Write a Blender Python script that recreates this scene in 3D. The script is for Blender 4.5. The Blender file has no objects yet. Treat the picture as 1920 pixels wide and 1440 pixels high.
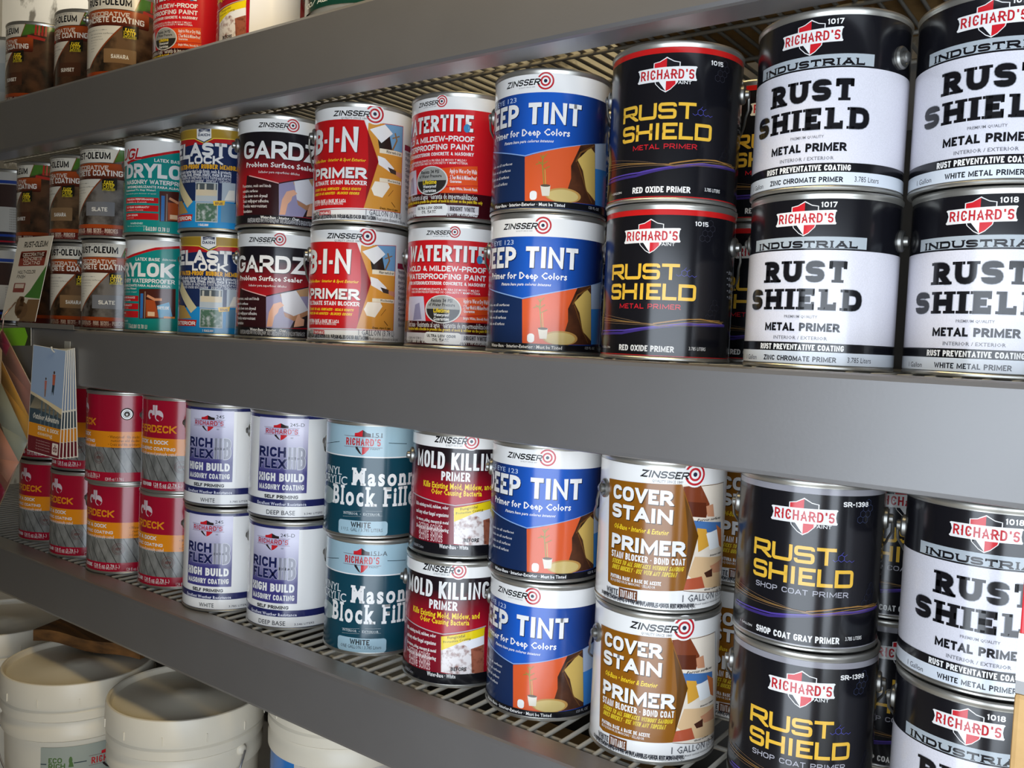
import bpy, bmesh, math, random
from mathutils import Vector, Matrix
from mathutils.geometry import tessellate_polygon

SC = bpy.context.scene
COL = SC.collection
random.seed(7)

# ------------------------------------------------------------------ camera
CAMPOS = (0.34696, -0.97289, 0.12844)
cam = bpy.data.cameras.new('camera'); cam_ob = bpy.data.objects.new('camera', cam); COL.objects.link(cam_ob)
R_ = ((0.80141, 0.59644, 0.04473), (-0.06485, 0.01231, 0.99782), (-0.59458, 0.80257, -0.04855))
cam_ob.matrix_world = Matrix(((R_[0][0], R_[1][0], -R_[2][0], CAMPOS[0]), (R_[0][1], R_[1][1], -R_[2][1], CAMPOS[1]),
                              (R_[0][2], R_[1][2], -R_[2][2], CAMPOS[2]), (0, 0, 0, 1)))
cam.sensor_width = 36.0; cam.lens = 36.0 * 1646.53 / 1920.0; cam.clip_start = 0.02
SC.camera = cam_ob

# ------------------------------------------------------------------ light
SC.view_settings.view_transform = 'Standard'; SC.view_settings.look = 'None'
SC.view_settings.gamma = 1.0; SC.view_settings.use_curve_mapping = False
SC.view_settings.exposure = -0.06
W = bpy.data.worlds.new('world'); SC.world = W; W.use_nodes = True
W.node_tree.nodes['Background'].inputs[0].default_value = (0.62, 0.78, 1.0, 1)
W.node_tree.nodes['Background'].inputs[1].default_value = 0.25

def area(name, loc, target, sx, sy, power, col):
    l = bpy.data.lights.new(name, 'AREA'); l.shape = 'RECTANGLE'; l.size = sx; l.size_y = sy; l.energy = power; l.color = col
    o = bpy.data.objects.new(name, l); COL.objects.link(o); o.location = loc
    o.rotation_euler = (Vector(target) - Vector(loc)).to_track_quat('-Z', 'Y').to_euler()
    return o
area('daylight_through_doorway', (1.15, -1.33, -0.27), (1.15, 0.0, -0.27), 2.7, 1.36, 66, (0.80, 0.89, 1.0))
sun = bpy.data.lights.new('sun', 'SUN'); sun.energy = 3.0; sun.angle = math.radians(1.0); sun.color = (.80, .89, 1.0)
sun_ob = bpy.data.objects.new('sun', sun); COL.objects.link(sun_ob)
sun_ob.rotation_euler = Vector((-.22, .52, -.83)).to_track_quat('-Z', 'Y').to_euler()
area('ceiling_lamp_light', (-2.75, 0.2, 1.84), (-2.75, 0.2, 0.0), 0.3, 0.6, 13, (1.0, 0.92, 0.78))
area('aisle_lamp_light', (-0.35, -0.28, 1.22), (-0.35, -0.24, 0.0), 1.2, 0.2, 12, (1.0, 0.77, 0.38))

# ------------------------------------------------------------------ materials
MATS = {}
def s2l(h):
    h = h.lstrip('#'); c = [int(h[i:i+2], 16) / 255 for i in (0, 2, 4)]
    return tuple(x / 12.92 if x <= .04045 else ((x + .055) / 1.055) ** 2.4 for x in c) + (1,)
def mat(key, rough=.30, metal=0.0, spec=.5, coat=0.0):
    """flat '#rrggbb', or 'kind:#a:#b:..' for printed gradients and textures"""
    k = (key, rough, metal, coat)
    if k in MATS: return MATS[k]
    m = bpy.data.materials.new(key.replace('#', '').replace(':', '_')[:50]); m.use_nodes = True
    nt = m.node_tree; N = nt.nodes; L = nt.links; b = N['Principled BSDF']
    b.inputs['Roughness'].default_value = rough; b.inputs['Metallic'].default_value = metal
    b.inputs['Specular IOR Level'].default_value = spec; b.inputs['Coat Weight'].default_value = coat; b.inputs['Coat Roughness'].default_value = .40 if key[:5] == 'paint' else .12
    f = key.split(':')
    def ramp(fac, a, c, p0=0., p1=1.):
        r = N.new('ShaderNodeValToRGB'); r.color_ramp.elements[0].position = p0; r.color_ramp.elements[1].position = p1
        r.color_ramp.elements[0].color = s2l(a); r.color_ramp.elements[1].color = s2l(c)
        L.new(fac, r.inputs[0]); L.new(r.outputs[0], b.inputs['Base Color']); return r
    def tex(kind, scale, **kw):
        tc = N.new('ShaderNodeTexCoord'); mp = N.new('ShaderNodeMapping'); L.new(tc.outputs['Object'], mp.inputs[0])
        mp.inputs['Scale'].default_value = scale
        t = N.new(kind); L.new(mp.outputs[0], t.inputs[0])
        for a, v in kw.items(): t.inputs[a].default_value = v
        return t
    if f[0].startswith('#'): b.inputs['Base Color'].default_value = s2l(f[0])
    elif f[0] == 'metal':
        b.inputs['Base Color'].default_value = s2l(f[1]); b.inputs['Metallic'].default_value = .85; b.inputs['Roughness'].default_value = .33
    elif f[0] == 'grain':
        t = tex('ShaderNodeTexNoise', (900, 900, 900), Scale=1.0); c = s2l(f[1])
        r = ramp(t.outputs[0], f[1], f[1], .3, .7); r.color_ramp.elements[0].color = tuple(x * .88 for x in c[:3]) + (1,)
    elif f[0] == 'vgrad':
        tc = N.new('ShaderNodeTexCoord'); sp = N.new('ShaderNodeSeparateXYZ'); L.new(tc.outputs['Object'], sp.inputs[0])
        mr = N.new('ShaderNodeMapRange'); L.new(sp.outputs[2], mr.inputs[0])
        mr.inputs[1].default_value = float(f[3]) / 1000; mr.inputs[2].default_value = float(f[4]) / 1000
        ramp(mr.outputs[0], f[1], f[2])
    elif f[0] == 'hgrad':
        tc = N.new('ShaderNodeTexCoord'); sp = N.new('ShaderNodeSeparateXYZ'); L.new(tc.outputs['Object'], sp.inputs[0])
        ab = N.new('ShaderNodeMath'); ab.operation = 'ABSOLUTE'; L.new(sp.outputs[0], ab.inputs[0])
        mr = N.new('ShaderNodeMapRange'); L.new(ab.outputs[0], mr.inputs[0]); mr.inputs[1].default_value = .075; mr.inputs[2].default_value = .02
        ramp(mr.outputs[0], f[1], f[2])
    elif f[0] in ('blot', 'speck'):
        t = tex('ShaderNodeTexNoise', (1, 1, 1), Scale=28. if f[0] == 'blot' else 140., Detail=4.)
        ramp(t.outputs[0], f[1], f[2], .42 if f[0] == 'blot' else .48, .68 if f[0] == 'blot' else .74)
    elif f[0] == 'plank':
        tc = N.new('ShaderNodeTexCoord'); sp = N.new('ShaderNodeSeparateXYZ'); L.new(tc.outputs['Object'], sp.inputs[0])
        at = N.new('ShaderNodeMath'); at.operation = 'ARCTAN2'; L.new(sp.outputs[0], at.inputs[0])
        ng = N.new('ShaderNodeMath'); ng.operation = 'MULTIPLY'; ng.inputs[1].default_value = -1; L.new(sp.outputs[1], ng.inputs[0]); L.new(ng.outputs[0], at.inputs[1])
        ma = N.new('ShaderNodeMath'); ma.operation = 'MULTIPLY_ADD'; ma.inputs[1].default_value = .084; L.new(at.outputs[0], ma.inputs[0])
        mz = N.new('ShaderNodeMath'); mz.operation = 'MULTIPLY'; mz.inputs[1].default_value = .55; L.new(sp.outputs[2], mz.inputs[0]); L.new(mz.outputs[0], ma.inputs[2])
        sc = N.new('ShaderNodeMath'); sc.operation = 'MULTIPLY'; sc.inputs[1].default_value = 48.; L.new(ma.outputs[0], sc.inputs[0])
        fr = N.new('ShaderNodeMath'); fr.operation = 'FRACT'; L.new(sc.outputs[0], fr.inputs[0])
        gt = N.new('ShaderNodeMath'); gt.operation = 'GREATER_THAN'; gt.inputs[1].default_value = .07; L.new(fr.outputs[0], gt.inputs[0])
        t = tex('ShaderNodeTexNoise', (60, 60, 25), Scale=1., Detail=5.)
        r = ramp(t.outputs[0], f[2], f[1], .25, .65)
        mx = N.new('ShaderNodeMix'); mx.data_type = 'RGBA'; L.new(gt.outputs[0], mx.inputs['Factor']); mx.inputs['A'].default_value = s2l('#2c2a28')
        L.new(r.outputs[0], mx.inputs['B']); L.new(mx.outputs['Result'], b.inputs['Base Color'])
    elif f[0] in ('wood', 'plaster', 'paint', 'concrete', 'card'):
        sca = {'wood': (3, 60, 60), 'plaster': (8, 8, 8), 'paint': (9, 9, 9), 'concrete': (6, 6, 6), 'card': (40, 40, 40)}[f[0]]
        t = tex('ShaderNodeTexNoise', sca, Scale=1., Detail=6.)
        if f[0] == 'plaster':
            ramp(t.outputs[0], f[2], f[1], .40, .47)
            bp = N.new('ShaderNodeBump'); bp.inputs['Strength'].default_value = .4; bp.inputs['Distance'].default_value = .01; L.new(t.outputs[0], bp.inputs['Height']); L.new(bp.outputs[0], b.inputs['Normal'])
        else: ramp(t.outputs[0], f[1], f[2], .3, .7)
        if f[0] == 'paint':   # orange-peel of sprayed enamel
            n2 = tex('ShaderNodeTexNoise', (260, 260, 260), Scale=1.); bp = N.new('ShaderNodeBump'); bp.inputs['Strength'].default_value = .16; bp.inputs['Distance'].default_value = .0006
            L.new(n2.outputs[0], bp.inputs['Height']); L.new(bp.outputs[0], b.inputs['Normal'])
    MATS[k] = m
    return m
TIN = lambda: mat('metal:#b9b7b0', .25)
GREY = lambda: mat('paint:#585656:#5c5a5a', .40, spec=1.0, coat=1.0)
WIRE = lambda: mat('#8f8b82', .4)
PLASTIC = lambda: mat('#d9d0bd', .38)
DARK = lambda: mat('#1d1b1a', .6)

# ------------------------------------------------------------------ object helpers
def link(name, me, m, parent=None, smooth=False):
    o = bpy.data.objects.new(name, me); COL.objects.link(o)
    if m is not None: me.materials.append(m)
    if parent is not None: o.parent = parent
    if smooth:
        for p in me.polygons: p.use_smooth = True
    return o
def bm_obj(name, bm, m, parent=None, smooth=False):
    me = bpy.data.meshes.new(name); bmesh.ops.recalc_face_normals(bm, faces=bm.faces[:]); bm.to_mesh(me); bm.free()
    return link(name, me, m, parent, smooth)
def box(bm, x0, y0, z0, x1, y1, z1, bev=0):
    r = bmesh.ops.create_cube(bm, size=1.0, matrix=Matrix.Translation(((x0+x1)/2, (y0+y1)/2, (z0+z1)/2)) @ Matrix.Diagonal((x1-x0, y1-y0, z1-z0, 1)))
    if bev:
        es = list({e for v in r['verts'] for e in v.link_edges})
        bmesh.ops.bevel(bm, geom=es, offset=bev, segments=2, affect='EDGES', profile=.6)
def lathe(bm, prof, n=64, cx=0, cy=0, closed=True):
    rings = []
    for r, z in prof:
        if r < 1e-6: rings.append([bm.verts.new((cx, cy, z))])
        else: rings.append([bm.verts.new((cx + r*math.sin(2*math.pi*k/n), cy - r*math.cos(2*math.pi*k/n), z)) for k in range(n)])
    for a, b in zip(rings, rings[1:]):
        for k in range(n):
            if len(a) == 1 and len(b) == 1: continue
            if len(a) == 1: bm.faces.new((a[0], b[k], b[(k+1) % n]))
            elif len(b) == 1: bm.faces.new((a[k], a[(k+1) % n], b[0]))
            else: bm.faces.new((a[k], a[(k+1) % n], b[(k+1) % n], b[k]))
def tube(bm, pts, r, n=8):
    pts = [Vector(p) for p in pts]; prev = None; rings = []
    up = Vector((0, 0, 1))
    for i, p in enumerate(pts):
        d = (pts[min(i+1, len(pts)-1)] - pts[max(i-1, 0)]).normalized()
        a = d.cross(up); a = d.cross(Vector((1, 0, 0))) if a.length < 1e-3 else a
        a.normalize(); b = d.cross(a)
        if prev and a.dot(prev) < 0: a = -a; b = -b
        prev = a
        rings.append([bm.verts.new(p + r*(math.cos(2*math.pi*k/n)*a + math.sin(2*math.pi*k/n)*b)) for k in range(n)])
    for x, y in zip(rings, rings[1:]):
        for k in range(n): bm.faces.new((x[k], x[(k+1) % n], y[(k+1) % n], y[k]))
    bm.faces.new(rings[0]); bm.faces.new(rings[-1][::-1])
def thing(name, label, cat, loc=(0, 0, 0), rz=0, group=None):
    o = bpy.data.objects.new(name, None); COL.objects.link(o); o.location = loc; o.rotation_euler = (0, 0, rz); o.empty_display_size = .05
    return tag(o, label, cat, group)
def tag(o, label, cat, group=None):
    o['label'] = label; o['category'] = cat
    if group: o['group'] = group
    return o
def struct(name, bm, m):
    o = bm_obj(name, bm, m); o['kind'] = 'structure'; return o

# ------------------------------------------------------------------ lettering (2-D triangles)
def stroke2d(pts, w):
    out = []; n = len(pts); h = w/2; L = []; Rr = []
    for i, p in enumerate(pts):
        d0 = (Vector(p) - Vector(pts[i-1])).normalized() if i else None
        d1 = (Vector(pts[i+1]) - Vector(p)).normalized() if i < n-1 else None
        if d0 is None: d0 = d1
        if d1 is None: d1 = d0
        n0 = Vector((-d0.y, d0.x)); n1 = Vector((-d1.y, d1.x)); m = n0 + n1
        m = n0 if m.length < 1e-4 else m.normalized()
        k = h / max(.45, m.dot(n0)); L.append(Vector(p) + m*k); Rr.append(Vector(p) - m*k)
    for i in range(n-1): out.append([L[i][:2], Rr[i][:2], Rr[i+1][:2], L[i+1][:2]])
    return out
# skeletons of heavy display capitals in a unit box: (x, y) or (x, y, 1) for a rounded corner; the first number is the relative width
CAPS = {
 'A': (.92, [(0, 0), (.5, 1), (1, 0)], [(.2, .27), (.8, .27)]), 'B': (.86, [(.4, .53), (0, .53), (0, 1), (.96, 1, 1), (.96, .53, 1), (.4, .53)], [(0, .53), (0, 0), (1, 0, 1), (1, .53, 1), (.4, .53)]),
 'C': (.84, [(1, .72), (1, 1, 1), (0, 1, 1), (0, 0, 1), (1, 0, 1), (1, .28)]), 'D': (.9, [(.3, 0), (0, 0), (0, 1), (1, 1, 1), (1, 0, 1), (.3, 0)]),
 'E': (.72, [(1, 1), (0, 1), (0, 0), (1, 0)], [(0, .5), (.9, .5)]), 'F': (.7, [(1, 1), (0, 1), (0, 0)], [(0, .48), (.9, .48)]),
 'G': (.88, [(1, .78), (1, 1, 1), (0, 1, 1), (0, 0, 1), (1, 0, 1), (1, .46), (.55, .46)]), 'H': (.9, [(0, 0), (0, 1)], [(1, 0), (1, 1)], [(0, .5), (1, .5)]),
 'I': (.34, [(.5, 0), (.5, 1)]), 'J': (.7, [(1, 1), (1, 0, 1), (0, 0, 1), (0, .3)]), 'K': (.9, [(0, 0), (0, 1)], [(1, 1), (.1, .45)], [(.3, .58), (1, 0)]),
 'L': (.7, [(0, 1), (0, 0), (1, 0)]), 'M': (1.14, [(0, 0), (0, 1), (.5, .12), (1, 1), (1, 0)]), 'N': (.94, [(0, 0), (0, 1), (1, 0), (1, 1)]),
 'O': (.94, [(.5, 0), (0, 0, 1), (0, 1, 1), (1, 1, 1), (1, 0, 1), (.5, 0)]), 'P': (.82, [(0, 0), (0, 1), (1, 1, 1), (1, .42, 1), (0, .42)]), 'Q': (.94, [(.5, 0), (0, 0, 1), (0, 1, 1), (1, 1, 1), (1, 0, 1), (.5, 0)], [(.6, .3), (1, 0)]),
 'R': (.88, [(0, 0), (0, 1), (1, 1, 1), (1, .44, 1), (0, .44)], [(.5, .44), (1, 0)]), 'S': (.82, [(1, .80), (1, 1, 1), (0, 1, 1), (0, .52, 1), (1, .52, 1), (1, 0, 1), (0, 0, 1), (0, .22)]),
 'T': (.8, [(0, 1), (1, 1)], [(.5, 0), (.5, 1)]), 'U': (.88, [(0, 1), (0, 0, 1), (1, 0, 1), (1, 1)]), 'V': (.9, [(0, 1), (.5, 0), (1, 1)]), 'W': (1.25, [(0, 1), (.25, 0), (.5, .9), (.75, 0), (1, 1)]),
 'X': (.9, [(0, 0), (1, 1)], [(0, 1), (1, 0)]), 'Y': (.9, [(0, 1), (.5, .45), (1, 1)], [(.5, .45), (.5, 0)]), 'Z': (.84, [(0, 1), (1, 1), (0, 0), (1, 0)]),
 '0': (.8, [(.5, 0), (0, 0, 1), (0, 1, 1), (1, 1, 1), (1, 0, 1), (.5, 0)]), '1': (.5, [(.1, .78), (.7, 1), (.7, 0)]), '2': (.78, [(0, .76), (0, 1, 1), (1, 1, 1), (1, .56, 1), (0, 0), (1, 0)]),
 '3': (.78, [(0, .8), (0, 1, 1), (1, 1, 1), (1, .53, 1), (.4, .53)], [(.4, .53), (1, .53, 1), (1, 0, 1), (0, 0, 1), (0, .22)]), '4': (.82, [(.72, 0), (.72, 1), (0, .28), (1, .28)]), '5': (.78, [(.95, 1), (0, 1), (0, .56), (1, .56, 1), (1, 0, 1), (0, 0, 1), (0, .2)]),
 '6': (.8, [(1, .8), (1, 1, 1), (0, 1, 1), (0, 0, 1), (1, 0, 1), (1, .56, 1), (0, .56)]), '7': (.76, [(0, 1), (1, 1), (.4, 0)]), '8': (.8, [(.5, .53), (.06, .53, 1), (.06, 1, 1), (.94, 1, 1), (.94, .53, 1), (.5, .53)], [(.5, .53), (0, .53, 1), (0, 0, 1), (1, 0, 1), (1, .53, 1), (.5, .53)]),
 '9': (.8, [(0, .2), (0, 0, 1), (1, 0, 1), (1, 1, 1), (0, 1, 1), (0, .44, 1), (1, .44)]), '-': (.5, [(0, .45), (1, .45)]), '·': (.24, [(0, .45), (1, .45)]), '•': (.3, [(0, .45), (1, .45)]), '.': (.26, [(0, 0), (1, 0)]),
 '&': (.95, [(1, 0), (.2, .8, 1), (.45, 1, 1), (.7, .8, 1), (0, .25, 1), (.35, 0, 1), (.95, .45)]), '/': (.5, [(0, 0), (1, 1)]), "'": (.3, [(.5, .75), (.5, 1)]), ' ': (.42,), '!': (.34, [(.5, .35), (.5, 1)], [(.5, 0), (.5, .1)]), ',': (.3, [(.5, -.1), (.5, .1)]), '(': (.4, [(1, 1), (.3, .8, 1), (.3, .2, 1), (1, 0)]), ')': (.4, [(0, 1), (.7, .8, 1), (.7, .2, 1), (0, 0)]), '*': (.4, [(.2, .8), (.8, .8)]), '%': (.8, [(0, 0), (1, 1)]),
}
WEIGHT = {'x': .25, 'b': .21, 'i': .2, 'slab': .28, 'sq': .2, 'w': .17}
def heavy(text, u0, v0, u1, v1, style, off=(0, 0), grow=0):
    """caps drawn as thick strokes whose weight does not change with the squeeze of the line"""
    h = v1 - v0; W = u1 - u0; gap = {'slab': .2, 'sq': .1, 'w': .18}.get(style, .09) * h
    sw = WEIGHT[style] * h
    nat = sum(CAPS[c][0] for c in text); n = len(text)
    gap = min(gap, .25 * W / n); k = (W - gap*(n-1)) / nat
    sw = min(sw, .42 * .8 * k)
    x = u0; out = []
    nseg = 2 if h < 6 else 4
    for c in text:
        a = CAPS[c][0] * k
        s_ = min(sw, a * .9)
        X0, X1, Y0, Y1 = x + s_/2, x + a - s_/2, v0 + s_/2, v1 - s_/2
        if style == 'slab' and c not in 'SCGOUQ': X0 += .05*h; X1 -= .05*h
        for path in CAPS[c][1:]:
            pts = [(X0 + p[0]*(X1-X0), Y0 + p[1]*(Y1-Y0)) for p in path]; fl = [len(p) > 2 for p in path]
            q = []
            for i, p in enumerate(pts):
                if fl[i] and 0 < i < len(pts)-1:
                    A, B, C = Vector(pts[i-1]), Vector(p), Vector(pts[i+1])
                    la, lc = (A-B).length, (C-B).length
                    rr = (.12 if style == 'sq' else .30) * h
                    fa, fc = (.5 if fl[i-1] else .92), (.5 if fl[i+1] else .92)
                    ra, rc = min(rr*1.15, la*fa), min(rr*1.15, lc*fc)
                    S, E = B + (A-B)/max(la, 1e-6)*ra, B + (C-B)/max(lc, 1e-6)*rc
                    for j in range(nseg+1):
                        t = j/nseg; q.append(tuple(((1-t)**2*S + 2*t*(1-t)*B*1.0 + t*t*E))[:2])
                else: q.append(p)
            r = [q[0]]
            for p in q[1:]:
                if (Vector(p)-Vector(r[-1])).length > 1e-4: r.append(p)
            q = r
            if len(q) < 2: continue
            closed = (Vector(q[0])-Vector(q[-1])).length < 1e-3
            if not closed:
                for e, f in ((0, 1), (-1, -2)):
                    d = Vector(q[e]) - Vector(q[f]); d.normalize(); rx, ry = path[e][0], path[e][1]; ext = (s_/2 if rx in (0, 1) else 0) if abs(d.x) > .98 else ((s_/2 if ry in (0, 1) else 0) if abs(d.y) > .98 else (s_*.9 if ry in (0, 1) else 0))
                    q[e] = tuple(Vector(q[e]) + d*ext)
            for poly in stroke2d(q, s_ + grow):
                # square off at cap height and baseline
                for sgn, lim in ((1, v0 - grow/2 - (.12*h if c == ',' else 0)), (-1, v1 + grow/2)):
                    r = []
                    for A, B in zip(poly, poly[1:] + poly[:1]):
                        ia, ib = sgn*(A[1]-lim) >= -1e-9, sgn*(B[1]-lim) >= -1e-9
                        if ia: r.append(tuple(A))
                        if ia != ib: t = (lim-A[1])/(B[1]-A[1]); r.append((A[0] + t*(B[0]-A[0]), lim))
                    poly = r
                    if len(poly) < 3: break
                if len(poly) >= 3: out.append(poly)
            if style == 'slab':
                ends = [q[0], q[-1]] if not closed else []
                for e, (px, py) in enumerate(pts):
                    rel = path[e]
                    if rel[1] not in (0, 1) or len(rel) > 2 or c in 'SCGO': continue
                    sh, sl = .13*h, .13*h
                    if c == 'T' and rel[1] == 1:
                        for s in (0, 1): out.append([(x + s*(a - .16*h), v1 - .36*h), (x + s*(a - .16*h) + .16*h, v1 - .36*h), (x + s*(a - .16*h) + .16*h, v1), (x + s*(a - .16*h), v1)])
                        continue
                    lo = px - s_/2 - sl; hi = px + s_/2 + sl
                    if c in 'BDPEFLR' and px < x + a*.4 and not (c in 'PFR' and rel[1] == 0): hi = px + s_/2
                    if c in 'ELF' and px > x + a*.6:
                        hi = px + s_/2; lo = hi - .14*h
                        yy = (v0, v0 + .38*h) if rel[1] == 0 else (v1 - .34*h, v1)
                        out.append([(lo, yy[0]), (hi, yy[0]), (hi, yy[1]), (lo, yy[1])]); continue
                    y0, y1 = (v0, v0 + sh) if rel[1] == 0 else (v1 - sh, v1)
                    out.append([(lo, y0), (hi, y0), (hi, y1), (lo, y1)])
        x += a + gap
    sh = .28 if style == 'i' else 0
    return [[(p[0] + off[0] + sh*(p[1]-v0), p[1] + off[1]) for p in poly] for poly in out]
GC = {}
def glyphs(text, style):
    """polygons of a line of text with baseline 0 and cap height 1"""
    k = (text, style)
    if k in GC: return GC[k]
    polys = []
    cu = bpy.data.curves.new('lettering', 'FONT'); cu.body = text; cu.size = 1; cu.fill_mode = 'FRONT'
    big = len(text) <= 14
    cu.resolution_u = 4 if len(text) <= 9 else (3 if big else 1)
    cu.offset = {'r': .004, 'b': .024, 'i': .018, 'x': .03, 'sq': .012, 'slab': .034, 'serif': .006, 'w': .01, 'halo': .07}[style]
    cu.shear = .32 if style == 'i' else 0
    cu.space_character = {'x': 1.1, 'slab': 1.28, 'b': 1.04}.get(style, 1.02)
    o = bpy.data.objects.new('lettering', cu); COL.objects.link(o)
    dg = bpy.context.evaluated_depsgraph_get(); dg.update()
    me = bpy.data.meshes.new_from_object(o.evaluated_get(dg)); bpy.data.objects.remove(o); bpy.data.curves.remove(cu)
    V = [(v.co.x, v.co.y) for v in me.vertices]
    cap = .682
    cnt = {}
    for p in me.polygons:
        vs = list(p.vertices); polys.append([(V[i][0]/cap, V[i][1]/cap) for i in vs])
        if style in ('slab', 'serif'):
            for a, b in zip(vs, vs[1:] + vs[:1]): cnt.setdefault((min(a, b), max(a, b)), 0); cnt[(min(a, b), max(a, b))] += 1
    bpy.data.meshes.remove(me)
    if style in ('slab', 'serif'):
        s, t = (.10, .15) if style == 'slab' else (.09, .05)
        for (a, b), c in cnt.items():
            if c != 1: continue
            (xa, ya), (xb, yb) = [(V[i][0]/cap, V[i][1]/cap) for i in (a, b)]
            if abs(ya-yb) > .012 or abs(xa-xb) < .05: continue
            x0, x1 = min(xa, xb), max(xa, xb); y = (ya+yb)/2
            if abs(y) < .07: dy = t
            elif abs(y-1) < .08 or abs(y-.658) < .05: dy = -t
            else: continue
            long = (x1-x0) > .34
            polys.append([(x0-s, y), (x1 + (0 if long else s), y), (x1 + (0 if long else s), y+dy), (x0-s, y+dy)])
    GC[k] = polys
    return polys
def text2d(text, u0, v0, u1, v1, style, rot=0, off=(0, 0), grow=0):
    if rot == 0 and style in WEIGHT and all(c in CAPS for c in text):
        cw = (u1 - u0) / max(1, len(text)); h = v1 - v0
        if h < .8*cw and style != 'sq' and style != 'w' and style != 'slab' or h < .5: vm = (v0+v1)/2; h = 1.15*cw; v0 = vm - h/2
        if h > 3.2*cw and len(text) > 12: vm = (v0+v1)/2; h = 2*cw; v0 = vm - h/2
        return heavy(text, u0, v0, u1, v0 + h, style, off, grow)
    polys = glyphs(text, style)
    if not polys: return []
    xs = [p[0] for q in polys for p in q]; x0, x1 = min(xs), max(xs)
    h = v1 - v0; cw = (u1 - u0) / max(1, len(text))
    if h < .8*cw or h > 4.2*cw: 
        vm = (v0 + v1)/2
        if rot == 0 and style in 'rbi' and len(text) > 5:
            h = min(max(h, 1.1*cw), 2.6*cw); v0 = vm - h/2
    if rot:
        h = 1.5*cw; v0 = (v0+v1)/2 - h/2
    sx = (u1-u0)/max(1e-6, x1-x0)
    c, s = math.cos(math.radians(rot)), math.sin(math.radians(rot)); uc, vc = (u0+u1)/2, v0 + h/2
    out = []
    for q in polys:
        r = []
        for x, y in q:
            u = u0 + (x-x0)*sx; v = v0 + y*h
            if rot: u, v = uc + (u-uc)*c - (v-vc)*s, vc + (u-uc)*s + (v-vc)*c
            r.append((u + off[0], v + off[1]))
        out.append(r)
    return out

# ------------------------------------------------------------------ printed labels wrapped on cylinders
SEG = 128
def circ(u, v, rx, ry, n=28, a0=0, a1=360): return [(u + rx*math.cos(math.radians(a0 + (a1-a0)*k/n)), v + ry*math.sin(math.radians(a0 + (a1-a0)*k/n))) for k in range(n + (a1-a0 < 360))]
def rrect(u0, v0, u1, v1, r):
    if u0 > u1: u0, u1 = u1, u0
    if v0 > v1: v0, v1 = v1, v0
    if r <= 0: return [(u0, v0), (u1, v0), (u1, v1), (u0, v1)]
    r = min(r, (u1-u0)/2, (v1-v0)/2)
    return circ(u1-r, v0+r, r, r, 4, -90, 0) + circ(u1-r, v1-r, r, r, 4, 0, 90) + circ(u0+r, v1-r, r, r, 4, 90, 180) + circ(u0+r, v0+r, r, r, 4, 180, 270)
def logo_rich(u0, v0, u1, v1, var, ground='#9aa096'):
    """red lettered banner over a quartered shield"""
    w = u1-u0; h = v1-v0; c = (u0+u1)/2; m = (v0+v1)/2; out = []
    wht = '#e6e4e2'; sw = w*.205; top = m + h*1.02; bot = m - h*1.12
    def shield(g): return [(c-sw-g, m), (c-sw-g, m+h*.72+g*.6), (c-sw*.55, m+h*.78+g), (c, top+g*1.4), (c+sw*.55, m+h*.78+g), (c+sw+g, m+h*.72+g*.6), (c+sw+g, m), (c+sw*.8+g, m-h*.62), (c+sw*.35+g*.6, m-h*.98-g*.6), (c, bot-g*1.3), (c-sw*.35-g*.6, m-h*.98-g*.6), (c-sw*.8-g, m-h*.62)]
    if var < 2: out.append((shield(w*.014), wht))
    sh = shield(0); k = '#1b1b20' if var < 2 else '#2a2224'; r = '#c8202a'
    out.append(([p for p in sh if p[0] <= c and p[1] >= m-1e-6] + [(c, m)], r)); out.append(([(c, m)] + [p for p in sh if p[0] >= c and p[1] >= m-1e-6], k))
    lo = [p for p in sh if p[1] <= m+1e-6]
    out.append(([p for p in lo if p[0] >= c] + [(c, m)], r)); out.append(([(c, m)] + [p for p in lo if p[0] <= c] , k))
    plate = [(u0, v0+h*.08), (u0+w*.02, v0), (u1-w*.01, v0+h*.06), (u1, v0+h*.16), (u1-w*.015, v0+h*.2), (u1-w*.03, m), (u1-w*.02, v1-h*.16), (u1, v1-h*.06), (u1-w*.02, v1), (u0+w*.02, v1-h*.1), (u0, v1-h*.16), (u0+w*.02, v1-h*.24), (u0+w*.04, m), (u0+w*.02, v0+h*.18)]
    if var < 2: out.append((plate, wht))
    else:
        for vv in (v0+h*.04, v1-h*.04): out += [(q, '#6a2a30') for q in stroke2d([(u0, vv), (u1, vv)], h*.03)]
    tx = (u0+w*.06, v0+h*.17, u1-w*.05, v1-h*.2)
    if var == 2: out.append(([(u0+w*.03, v0+h*.08), (u1-w*.03, v0+h*.08), (u1-w*.03, v1-h*.08), (u0+w*.03, v1-h*.08)], ground))
    out.append(('layer', 0))
    out += [(q, '#b8242c') for q in text2d("RICHARD'S", *tx, 'w')]
    for i in range(9):   # blackletter spurs on the stems
        if i == 7: continue
        x = tx[0] + (tx[2]-tx[0])*(i+.22)/9; out.append(([(x-w*.014, (tx[1]+tx[3])/2), (x, (tx[1]+tx[3])/2+h*.07), (x+w*.014, (tx[1]+tx[3])/2), (x, (tx[1]+tx[3])/2-h*.07)], '#b8242c'))
    return out
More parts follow.
